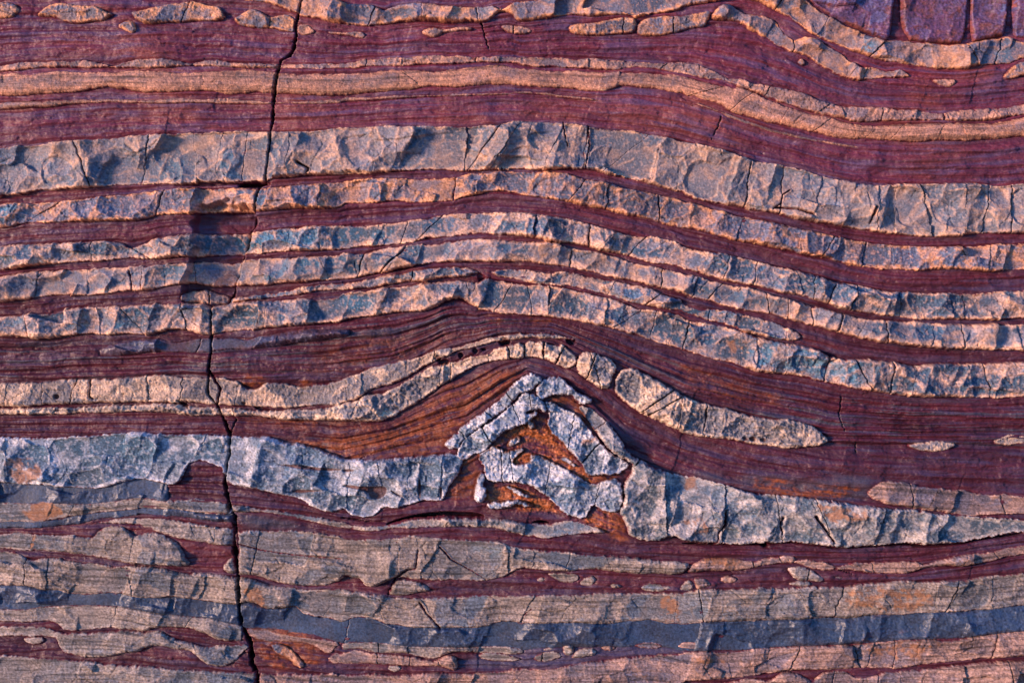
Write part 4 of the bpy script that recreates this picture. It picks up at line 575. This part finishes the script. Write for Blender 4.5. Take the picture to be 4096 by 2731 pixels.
band('chert_layer', 'b20t', 'b20b', 'thin segmented tan chert rib curving up to the right edge between two red seams', pal='tanw', style='lam', H=12, rim=4, r=5, x0=1568+258, joints='2 1090 1085 1; 2 1300 1300 1.3; 2 1520 1515 .7; 2 1640 1640 .8; 2 1960 1950 .6; 2 2145 2145 1.4; 2 2240 2240 .7', **tk)
band('slate_layer', LN['b21b']-5, LN['s3b']+5, 'long smooth blue-grey slate layer crossing the whole bottom of the photo', pal='slate', style='slate', H=8, rim=3, r=9, mtl=M_SLATE, part='panel', tint=.85, joints='1 60 50 .8; 2 300 210 .8')
band('chert_layer', 'b21t', 'b21b', 'wide tan-grey chert layer resting on the long blue slate layer near the bottom', pal='tan', style='lam', H=17, rim=4, r=6, warm=.03, joints='0 180 170 .6; 0 330 330 .5; 0 760 840 1; 0 870 900 .6; 0 1430 1400 .5; 0 2300 2200 .8; 1 260 250 1; 1 540 680 1; 1 830 850 .5; 1 1110 1120 1; 1 1330 1240 .7; 1 1580 1600 .6; 1 2320 2330 .7; 2 110 190 1.4; 2 640 590 .7; 2 780 880 .8; 2 1130 1040 1.2; 2 1750 1760 .5; 2 1920 1800 1.2; 2 2150 2080 1', **tk)
band('chert_layer', LN['s3b'].copy(), 'b22b', 'tan chert layer just under the long blue slate layer, left of the crack', pal='tan', style='lam', H=14, rim=4, r=6, x1=556, joints='0 240 240 .5; 0 800 780 .6; 0 1330 1280 .7', **tk)
band('chert_layer', 'b23t', 'b23b', 'pinching tan chert layer near the bottom left, swelling into a rounded bulb beside the crack', pal='tan', style='lam', H=14, rim=4, r=6, x1=571, joints='0 430 430 .5; 0 1340 1360 .6', **tk)
band('chert_layer', 'b24t', np.full(NX, 1800.0), 'bottommost grey-tan chert layer in the left corner, running out of the photo', pal='tan', style='lam', H=15, rim=4, r=6, x1=585, joints='0 400 800 .6', **tk)
band('chert_layer', 'b26t', 'b26b', 'bottom orange-tan chert layer right of the crack, scooped and blocky toward the right corner', pal='tanw', style='lam', H=17, rim=4, r=6, x0=596, joints='1 1260 1180 .8; 1 1560 1550 .6; 2 310 290 .8; 2 450 480 .5; 2 820 720 1.3; 2 1170 1250 1.2; 2 1330 1290 .8; 2 1480 1490 1; 2 1640 1630 .5; 2 2170 2150 1.4', **tk)
band('chert_layer', 'b27t', np.full(NX, 1800.0), 'lumpy chert layer along the bottom right edge, its top cut into rounded knuckles', pal='tanw', style='lam', H=16, rim=4, r=6, x0=700, joints='2 870 870 1; 2 1050 1040 1.2; 2 1355 1355 1.3; 2 1500 1500 .8; 2 1940 1960 1; 2 2250 2240 1.4', **tk)

# ---------------------------------------------------------------- nodules and lenses
N = [
 ('00 -120 30 0 12 60 10 110 35 142 65 95 110 60 125 0 128 -120 120', 'blunt orange-edged chert lens cut by the left edge of the photo at the top', 'peach', 12, ()),
 ('00 250 95 310 45 360 22 440 15 520 35 600 40 660 38 690 55 735 85 792 95 750 120 700 150 650 140 590 155 500 160 440 150 400 125 340 112 260 108', 'long spindle-shaped grey chert nodule, second from the left in the top row', 'peach', 13, ()),
 ('00 803 180 850 145 900 140 935 165 944 210 920 237 880 225 850 205', 'small egg-sized chert nodule hanging below the gap in the top left row', 'peach', 9, ()),
 ('00 897 80 960 70 1050 45 1150 25 1250 15 1310 2 1370 15 1430 35 1500 40 1530 75 1552 115 1500 145 1430 145 1330 140 1250 155 1150 150 1050 165 990 162 940 140 915 110', 'largest grey chert nodule of the top left row, with humped back', 'peach', 14, ('00 1300 20; 00 1240 160',)),
 ('00 1598 125 1650 100 1700 65 1750 55 1800 80 1850 120 1920 100 1980 95 2020 125 2045 150 2035 190 2012 224 1940 210 1880 190 1800 188 1700 185 1640 170', 'two-humped chert nodule touching the crack from the left near the top', 'peach', 14, ('00 1860 100; 00 1850 200',)),
 ('00 2037 190 2060 163 2110 163 2145 190 2178 215 2130 232 2080 242 2045 222', 'little orange chert nodule pressed against the right side of the crack at the top', 'warm', 10, ()),
 ('10 -110 212 0 220 80 216 130 212 168 240 145 264 90 256 40 240 -60 232', 'tadpole-like thin chert lens just right of the crack near the top', 'warm', 8, ()),
 ('10 548 215 600 190 660 186 700 203 760 193 830 178 912 190 900 207 830 210 760 217 700 227 660 252 620 264 580 247', 'orange chert lens with a long thin tail, in red shale below the topmost layer', 'warm', 9, ()),
 ('10 1093 185 1120 168 1200 173 1280 180 1323 205 1290 227 1220 232 1150 224', 'small isolated oval chert lens split by one joint, in red shale near the top middle', 'warm', 9, ('10 1188 170; 10 1186 232',)),
 ('10 1556 197 1590 160 1700 155 1800 140 1900 120 1960 113 2020 118 2040 150 2030 200 2000 226 1900 227 1800 240 1700 237 1620 232', 'hollowed sausage-shaped chert nodule left of its twin under the topmost layer', 'peach', 13, ('10 1950 120; 10 1940 225',)),
 ('10 2042 170 2080 125 2200 105 2352 108; 20 90 90 150 78 203 73 188 120 157 182 80 187 0 207; 10 2250 237 2150 242 2070 242 2042 225', 'long sausage-shaped chert nodule with a squared right end under the topmost layer', 'peach', 13, ('10 2290 100; 10 2290 240',)),
 ('20 1720 548 1770 543 1850 540 1893 546 1885 582 1840 603 1800 592 1760 580', 'small chert chip alone in red shale below the sagging top layer on the right', 'warm', 9, ()),
 ('20 803 418 825 398 852 420 847 442 815 440', 'tiny grey chert bead below the beaded rib in the upper red shale', 'peach', 6, ()),
 ('20 2215 545 2240 490 2290 445 2352 415 2800 390 2800 480 2352 512 2300 537', 'leaf-shaped chert lens at the right edge of the photo under the top layer', 'peach', 12, ()),
 ('01 1232 472 1270 445 1330 430 1410 423 1440 440 1500 458 1562 470 1555 522 1500 527 1400 532 1300 517 1245 502', 'short pale chert block beside the crack, sitting on the cream-footed layer', 'cool', 12, ('01 1420 420; 01 1420 535',)),
 ('21 1540 1500 1600 1488 1700 1468 1780 1468 1850 1480 1893 1495 1840 1527 1760 1542 1690 1542 1600 1527', 'almond-shaped orange chert lens floating in red shale at the right, the left of the pair', 'cream', 9, ()),
 ('21 2133 1477 2200 1440 2270 1423 2330 1438 3000 1440 3000 1490 2352 1482 2260 1502 2190 1497', 'chert lens running out of the right edge of the photo in the same red shale', 'cream', 9, ()),
 ('12 308 955 370 852 450 858 550 878 628 935 520 942 460 967 380 972', 'wedge-shaped tan chert nodule in the red seam, leftmost of the lenses there', 'tan', 10, ()),
 ('12 1410 815 1480 808 1560 812 1632 818 1642 860 1590 882 1540 882 1480 857', 'bowl-shaped tan chert lens tucked under the laminated layer', 'tan', 9, ()),
 ('12 1638 872 1700 838 1740 828 1763 870 1720 908 1660 903', 'round lumpy tan nodule between the bowl-shaped lens and the small oval one', 'tan', 9, ()),
 ('12 1838 897 1880 878 1942 895 1930 917 1880 922', 'small flat oval tan nodule in the red seam right of the round lumpy one', 'tan', 7, ()),
 ('12 2053 917 2110 878 2200 888 2293 910 2220 937 2120 947', 'kite-shaped tan chert lens resting on the wide layer near its joint', 'tan', 8, ()),
 ('12 1336 857 1380 838 1413 860 1380 878', 'tiny pale nodule left of the bowl-shaped lens in the red seam', 'tan', 6, ()),
 ('22 72 842 130 838 202 878 190 902 140 917 90 927', 'squat tan nodule leaning on a joint, right of the kite-shaped lens', 'tanw', 8, ()),
 ('22 -30 930 0 882 60 850 85 925 20 935', 'small triangular grey nodule on the left side of the joint beside the squat nodule', 'tan', 7, ()),
 ('22 257 860 290 833 350 833 388 860 350 882 290 882', 'neat oval orange nodule alone in the red seam at lower right', 'tanw', 8, ()),
 ('22 717 780 790 763 870 783 930 818 993 862 950 880 880 862 800 867 757 832', 'slanting tan chert lump below the start of the segmented rib', 'tan', 11, ('22 880 780; 22 860 870',)),
 ('22 1036 842 1080 828 1118 850 1070 860', 'tiny flat nodule right of the slanting lump', 'tan', 5, ()),
 ('22 720 888 800 863 885 873 885 902 800 907', 'faint flat chert sliver under the slanting lump, on the wide layer', 'tan', 6, ()),
 ('22 25 800 80 735 160 708 300 710 400 713 480 733 560 713 650 698 700 688 760 688 783 718 760 742 680 742 620 748 500 772 400 792 250 797 150 792 60 812', 'long orange-topped tan chert lens under the crack line at lower right', 'tanw', 12, ('22 480 720; 22 500 790', '22 650 690; 22 700 750')),
 ('02 145 1268 200 1256 305 1260 282 1302 200 1307', 'small tan chip embedded in the dark purple pocket at the bottom left', 'tan', 6, ()),
 ('02 1527 770 1550 735 1600 705 1612 760 1625 818 1560 818', 'little rounded tan knob between the deep red patch and the crack', 'tan', 8, ()),
 ('12 0 1355 0 1290 150 1288 260 1290 450 1308 600 1318 800 1323 1000 1318 1150 1318 1230 1333 1263 1352 1230 1377 1100 1370 900 1360 750 1353 650 1410 580 1402 450 1365 350 1365 200 1360 110 1330', 'thin jointed tan ribbon directly beneath the long slate layer, middle bottom', 'tan', 9, ('12 255 1290; 12 255 1360', '12 460 1300; 12 460 1370')),
 ('12 -100 1430 -80 1372 0 1365 60 1350 110 1343 200 1368 350 1374 460 1385 560 1410 640 1428 700 1385 765 1373 803 1420 808 1450 780 1488 740 1477 690 1452 550 1457 400 1452 200 1437 0 1442', 'tan ribbon ending in a bulbous hammer-like head, middle bottom', 'tanw', 10, ('12 245 1370; 12 250 1440', '12 470 1385; 12 470 1455', '12 660 1400; 12 700 1470')),
 ('12 316 1462 350 1443 403 1455 407 1482 380 1497 330 1492', 'small round tan pebble-like nodule beneath the hammer-headed ribbon', 'tan', 8, ()),
 ('12 936 1382 1000 1358 1100 1368 1200 1393 1243 1410 1200 1422 1100 1427 980 1412', 'smooth tapering tan lens in blue-purple shale at the middle bottom', 'tan', 8, ()),
 ('12 1316 1397 1400 1353 1480 1348 1523 1385 1500 1402 1420 1422 1350 1422', 'tan lens split by a joint, right of the smooth tapering lens', 'tan', 8, ('12 1390 1350; 12 1380 1420',)),
 ('12 1520 1320 1560 1298 1613 1310 1602 1370 1540 1387', 'blocky tan nodule just under the slate layer, beside the split lens', 'tan', 9, ()),
 ('12 1376 1342 1430 1318 1474 1335 1420 1352', 'thin tan sliver above the split lens', 'tan', 6, ()),
 ('12 1620 1335 1750 1322 1765 1375 1650 1397 1575 1402', 'dull grey-tan slab sloping below the slate layer', 'tan', 7, ()),
 ('12 1786 1322 1830 1303 1903 1325 1870 1347 1810 1347', 'small orange-tan sliver under the dark hollow in the slate layer', 'tanw', 6, ()),
 ('12 1996 1312 2100 1288 2200 1298 2224 1330 2100 1337', 'flat orange-tan sliver along the underside of the slate layer', 'tanw', 6, ()),
 ('22 -40 1322 0 1288 60 1283 184 1310 140 1337 0 1332', 'flat pale orange lens beneath the slate layer, farthest right of the slivers', 'tanw', 7, ()),
 ('02 1690 1195 1800 1190 1950 1215 2150 1260 2352 1290; 12 -60 1345 -60 1360; 02 2250 1370 2150 1300 1950 1285 1800 1290 1710 1240', 'rust-stained orange-brown chert wedge starting at the crack under the slate layer', 'tanw', 9, ()),
 ('02 1850 1300 1930 1290 2050 1370 2100 1450 2060 1480 1980 1400 1900 1370', 'orange-stained splinter in the rusty hollow right of the crack at the bottom', 'peach', 7, ()),
]
for s, lab, pal, h, jn in N:
    piece('chert_nodule', s, lab, cat='nodule', pal=pal, style='lam' if pal in ('tan', 'tanw') else 'pit', H=h, rim=4, r=6, joints=jn, mtl=M_LAM if pal in ('tan', 'tanw') else M_CHERT)
# shale blocks in the top right corner
for s, lab in [('20 800 -420 1460 -420 1465 0 1452 60 1442 220 1420 272 1390 262 1100 145 950 60 850 -20', 'purple-red shale block left of the first upright joint in the top right corner'),
               ('20 1502 -420 1978 -420 1962 285 1860 300 1700 285 1500 262', 'squarish purple-blue shale block in the middle of the top right corner'),
               ('20 1992 -420 2245 -420 2245 240 2150 250 2050 275 1985 290', 'narrow bluish shale block, second from the right in the top right corner'),
               ('20 2268 -420 3200 -420 3200 270 2352 262 2268 235', 'shale block at the right edge of the top right corner')]:
    piece('shale_block', s, lab, cat='rock', pal='maroon', style='slate', H=24, rim=5, r=7, mtl=M_SHALE)

# ---------------------------------------------------------------- the recessed red shale beds between the chert layers
openings = [('12 300 474 440 428 560 402 700 392 880 394 975 408 990 436 900 440 700 436 560 438 440 462 330 490', 70), ('12 1310 470 1330 455 1390 448 1440 465 1420 480 1350 478', 44),
            ('00 1640 1275 1700 1250 1825 1246 1830 1270 1790 1292 1700 1292 1640 1290', 40), ('22 0 600 330 612 540 600 650 605 750 595 1000 622 1080 638 1350 620 1600 605 1690 622 1930 608 2060 580 2160 560 2352 532 2352 545 2060 592 1930 618 1680 634 1500 618 1080 650 950 625 750 606 550 615 330 624 0 612', 26),
            ('22 530 590 590 590 600 630 540 628', 30), ('11 1080 760 1150 755 1170 800 1120 820 1085 800', 22), ('11 1540 760 1600 755 1620 800 1570 810', 20), ('11 635 885 670 875 690 905 650 925', 16), ('11 800 870 830 860 845 885 815 905', 16), ('11 900 840 930 830 945 855 915 870', 16), ('11 960 835 990 825 1000 845 970 850', 14), ('11 660 920 740 905 750 940 690 955', 14), ('01 365 1160 385 1148 405 1160 395 1182 372 1180', 12), ('01 1660 1205 1680 1195 1700 1208 1685 1228 1664 1222', 12), ('01 1740 1225 1800 1235 1880 1260 1850 1268 1760 1250', 12),
            ('11 930 300 1000 340 990 380 950 385', 10), ('01 1210 1190 1240 1188 1310 1235 1290 1248', 12)]
dep = np.zeros(X.shape, np.float32)
for s, a in openings: dep = np.maximum(dep, a*soft(s, 1.2, 1))
strong = soft('01 -900 780 0 780 1500 850; 11 0 680 800 520 1700 760 2352 950; 21 1000 1200 2352 1230 3200 1230 3200 1500 1500 1560 1000 1500 400 1250 0 1080; 11 1500 720 1000 740 500 880 0 1010; 01 1700 1030 0 1060 -900 1060', 14, 5)
strong = np.maximum(strong, .8*soft('11 -300 1400 300 1380 700 1120 1200 930 1400 950 1200 1030 700 1500 -300 1568', 14, 5))
fade = np.clip(.75 + 1.3*fbm(X/200, SB/40, 3, 211), .15, 1.4)
flake = sst(-.02, .03, fbm(X/70, SB/16, 4, 151)); flake2 = sst(.05, .09, fbm(X/34, SB/9, 3, 161))
Hb = MACRO + 3.5*n_mid + 3.2*lam0 + (.7 + 2.6*strong*fade)*lam1 + (.35 + 2.0*strong*fade)*lam2 + .8*n_fine + .4*n_grain + 1.6*flake + .5*flake2
led = perlin(X/420+7, SB/13, 121); Hb = Hb + (2.2+1.8*strong)*np.tanh(led*6)
Hb = Hb - 2.5*np.exp(np.clip(EDGE, -40, 0)/3.5) - dep
Hb = Hb + 1.4*FB*(1-strong) + .5*FM
Hb = np.maximum(Hb, -78)
Hb = np.where(CRD < 0, np.maximum(Hb - 60*sst(0, 1.6, -CRD), -84), Hb)
Hb = Hb - 16*(1-sst(-.8, .5, BR))
v = n_fine[..., None]
tone = sst(-.45, .55, lam0 + .2*n_mid + .5*fbm(X/220, SB/9, 3, 181))[..., None]
Cb = DMAR + (MAROON-DMAR)*(.35+.65*tone)
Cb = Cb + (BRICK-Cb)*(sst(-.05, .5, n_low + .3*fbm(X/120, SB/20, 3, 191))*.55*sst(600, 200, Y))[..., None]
Cb = Cb + (SLATE_AND_SHEEN*1.4-Cb)*(sst(.16, .36, lam1 + .25*n_mid)*(.15+.6*strong))[..., None]  # blue sky sheen of the ledges, painted as streaks along the laminae
Cb = Cb + (LILAC_SHEEN-Cb)*(sst(.05, .40, fbm(X/170, SB/14, 4, 131))*.5)[..., None]  # blue-violet sheen painted into the shale colour in patches
Cb = Cb*(1 + .12*v + .22*n_grain[..., None] + .16*fbm(X/60, SB/2.4, 3, 171)[..., None] + (.08+.3*strong)[..., None]*lam2[..., None] + .2*n_pix[..., None])*(1-(.06+.40*strong*fade)*sst(.3, .5, -lam2 + .3*n_fine))[..., None]
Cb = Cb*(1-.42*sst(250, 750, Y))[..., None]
rf = np.clip(rust*(.80 + 1.0*n_fine + 1.1*lam1 + 1.3*fbm(X/70, SB/9, 3, 201)), 0, 1)[..., None]
hotz = soft('11 1230 1290 1350 1270 1430 1330 1600 1568; 12 1760 200 1960 560 1700 480 1300 390 980 340 990 180 960 60; 11 940 1560', 10, 4)
hot = soft('11 1230 1290 1350 1270 1430 1330 1600 1568; 12 1760 200 1960 560 1700 480 1300 390 980 340 990 180 960 60; 11 940 1560', 12, 6)[..., None]
Cb = Cb + ((RUST + (col(.36,.10,.028)-RUST)*hot)*(1+.5*v+.5*n_grain[..., None]+.4*n_mid[..., None])-Cb)*rf
Cb = Cb*(1 + (.6*n_grain + .4*n_pix)*hotz)[..., None]; Hb = Hb + hotz*(1.6*FS + .8*n_grain + 1.2*n_fine)
dk = soft('22 0 90 500 190 1200 120 1300 200 1250 340 900 290 400 230', 14, 12) + soft('02 1640 400 1900 430 2100 500 1700 520', 12, 8)
Cb = Cb + (SLATE_AND_SHEEN*.9-Cb)*(np.clip(dk, 0, 1)*.6*(1-rf[..., 0]))[..., None]
pk = soft('02 850 490 1050 510 1300 590 1640 640 1620 820 1500 815 1300 760 1200 650 1100 560 900 560', 6, 4); Cb = Cb + (col(.15,.03,.045)-Cb)*(pk*.7)[..., None]
bs = soft('12 800 1370 1700 1320 2352 1290 2352 1370 1800 1420 1300 1480 800 1490', 9, 8); Cb = Cb + (col(.07,.07,.14)-Cb)*(bs*.7)[..., None]
BEDL = ['dusky red shale above the topmost chert layer, along the top edge', 'wide bright red shale bed holding the row of chert nodules near the top', 'narrow red seam between the thin cream rib and the rounded pitted layer',
        'wide plain maroon shale bed directly above the thickest chert layer', 'thin dark red seam immediately below the thickest chert layer', 'dark red shale seam with blue streaks, second below the thickest chert layer',
        'narrowest straight red seam between the two blotchy blue and cream layers', 'thin red seam holding the two slender chert tongues and the small notch', 'thick finely laminated dark red bed arching over the inner fold',
        'rusty red bed wrapped around the outside of the tent-shaped fold', 'orange rusty shale inside and beneath the tent-shaped fold', 'purple-red seam below the long dark opening under the fold',
        'red seam strewn with small tan lenses, above the wide tan-grey layer', 'hidden shale backing the long slate layer near the bottom', 'dark purple shale pockets at the very bottom, among the tan ribbons']
keepb = COVER < 5.5
for k in range(len(BEDL)):
    m_ = keepb & (BED == k)
    if m_.sum() < 20: continue
    jj, ii = np.nonzero(m_); bb = (max(0, ii.min()-2), min(NX, ii.max()+3), max(0, jj.min()-2), min(NY, jj.max()+3)); sl = (slice(bb[2], bb[3]), slice(bb[0], bb[1]))
    org = (0.0, ZC + (CY-float(ys[jj.max()]))*S)
    mm = m_[sl]
    # a quad belongs to the bed of its upper left corner, so beds butt without overlapping
    kk = np.zeros_like(mm)
    i0, i1, j0, j1 = bb
    q = (keepb[sl][:-1,:-1] | keepb[sl][1:,:-1] | keepb[sl][:-1,1:] | keepb[sl][1:,1:]) & (BED[sl][:-1,:-1] == k)
    Hs, Cs = Hb[sl], Cb[sl]
    jq, iq = np.nonzero(q); Wd = i1-i0
    quads = np.stack([jq*Wd+iq, (jq+1)*Wd+iq, (jq+1)*Wd+iq+1, jq*Wd+iq+1], 1)
    u, inv = np.unique(quads, return_inverse=True); inv = inv.reshape(-1, 4)
    co = np.empty((len(u), 3), np.float32)
    co[:,0] = (X[sl].ravel()[u]-CX)*S; co[:,1] = -Hs.ravel()[u]*S; co[:,2] = ZC + (CY-Y[sl].ravel()[u])*S - org[1]
    me = bpy.data.meshes.new('shale_layer'); me.vertices.add(len(u)); me.vertices.foreach_set('co', co.ravel())
    me.loops.add(inv.size); me.loops.foreach_set('vertex_index', inv.ravel().astype(np.int32))
    me.polygons.add(len(inv)); me.polygons.foreach_set('loop_start', np.arange(0, inv.size, 4, dtype=np.int32)); me.update(calc_edges=True)
    me.polygons.foreach_set('use_smooth', np.ones(len(inv), bool))
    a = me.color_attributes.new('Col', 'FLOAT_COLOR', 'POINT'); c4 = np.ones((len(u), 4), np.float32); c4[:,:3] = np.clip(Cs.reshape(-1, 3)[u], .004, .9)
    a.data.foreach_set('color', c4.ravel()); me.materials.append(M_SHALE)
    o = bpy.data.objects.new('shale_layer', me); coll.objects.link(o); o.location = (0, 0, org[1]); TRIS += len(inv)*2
    tag(o, BEDL[k], 'rock layer')

# ---------------------------------------------------------------- the body of the cliff behind, and the ground
def plain(name, c, rough=.85):
    m = bpy.data.materials.new(name); m.use_nodes = True; t = m.node_tree; b = t.nodes['Principled BSDF']
    n = t.nodes.new('ShaderNodeTexNoise'); n.inputs['Scale'].default_value = 6; n.inputs['Detail'].default_value = 8
    r = t.nodes.new('ShaderNodeValToRGB'); r.color_ramp.elements[0].color = (*[k*.6 for k in c], 1); r.color_ramp.elements[1].color = (*[k*1.4 for k in c], 1)
    t.links.new(n.outputs['Fac'], r.inputs[0]); t.links.new(r.outputs[0], b.inputs['Base Color']); b.inputs['Roughness'].default_value = rough
    bp = t.nodes.new('ShaderNodeBump'); bp.inputs['Distance'].default_value = .02; t.links.new(n.outputs['Fac'], bp.inputs['Height']); t.links.new(bp.outputs[0], b.inputs['Normal'])
    return m
def sheet(name, vs, fs, m):
    me = bpy.data.meshes.new(name); me.from_pydata(vs, [], fs); me.materials.append(m)
    o = bpy.data.objects.new(name, me); coll.objects.link(o); o['kind'] = 'structure'; return o
xl, xr = (xs[0]-CX)*S, (xs[-1]-CX)*S; zt, zb = ZC+(CY-ys[0])*S, ZC+(CY-ys[-1])*S
F0, B0 = .11, 1.6
vs = []; 
for y_, (x0_, x1_, z0_, z1_) in ((F0, (xl, xr, zb, zt)), (-.02, (xl-.02, xr+.02, zb-.02, zt+.02))): pass
def boxv(x0, x1, y0, y1, z0, z1): return [(x0,y0,z0),(x1,y0,z0),(x1,y1,z0),(x0,y1,z0),(x0,y0,z1),(x1,y0,z1),(x1,y1,z1),(x0,y1,z1)]
BF = [(0,1,5,4),(1,2,6,5),(2,3,7,6),(3,0,4,7),(4,5,6,7),(0,3,2,1)]
cliff = []; cf = []
for bx in [(xl, xr, F0, B0, zb, zt), (-9, xl+.004, .012, B0, -.2, 5), (xr-.004, 9, .012, B0, -.2, 5), (xl-.01, xr+.01, .014, B0, -.2, zb+.004), (xl-.01, xr+.01, .014, B0, zt-.004, 5)]:
    o_ = len(cliff); cliff += boxv(*bx); cf += [tuple(i+o_ for i in f) for f in BF]
sheet('cliff', cliff, cf, plain('cliff_rock', (.15,.055,.05)))
sheet('ground', [(-200,-200,0),(200,-200,0),(200,20,0),(-200,20,0)], [(0,1,2,3)], plain('ground_gravel', (.30,.15,.09)))
open('/tmp/t.txt','w').write(str(TRIS)) if False else None
print('things', len(things), 'tris', TRIS)
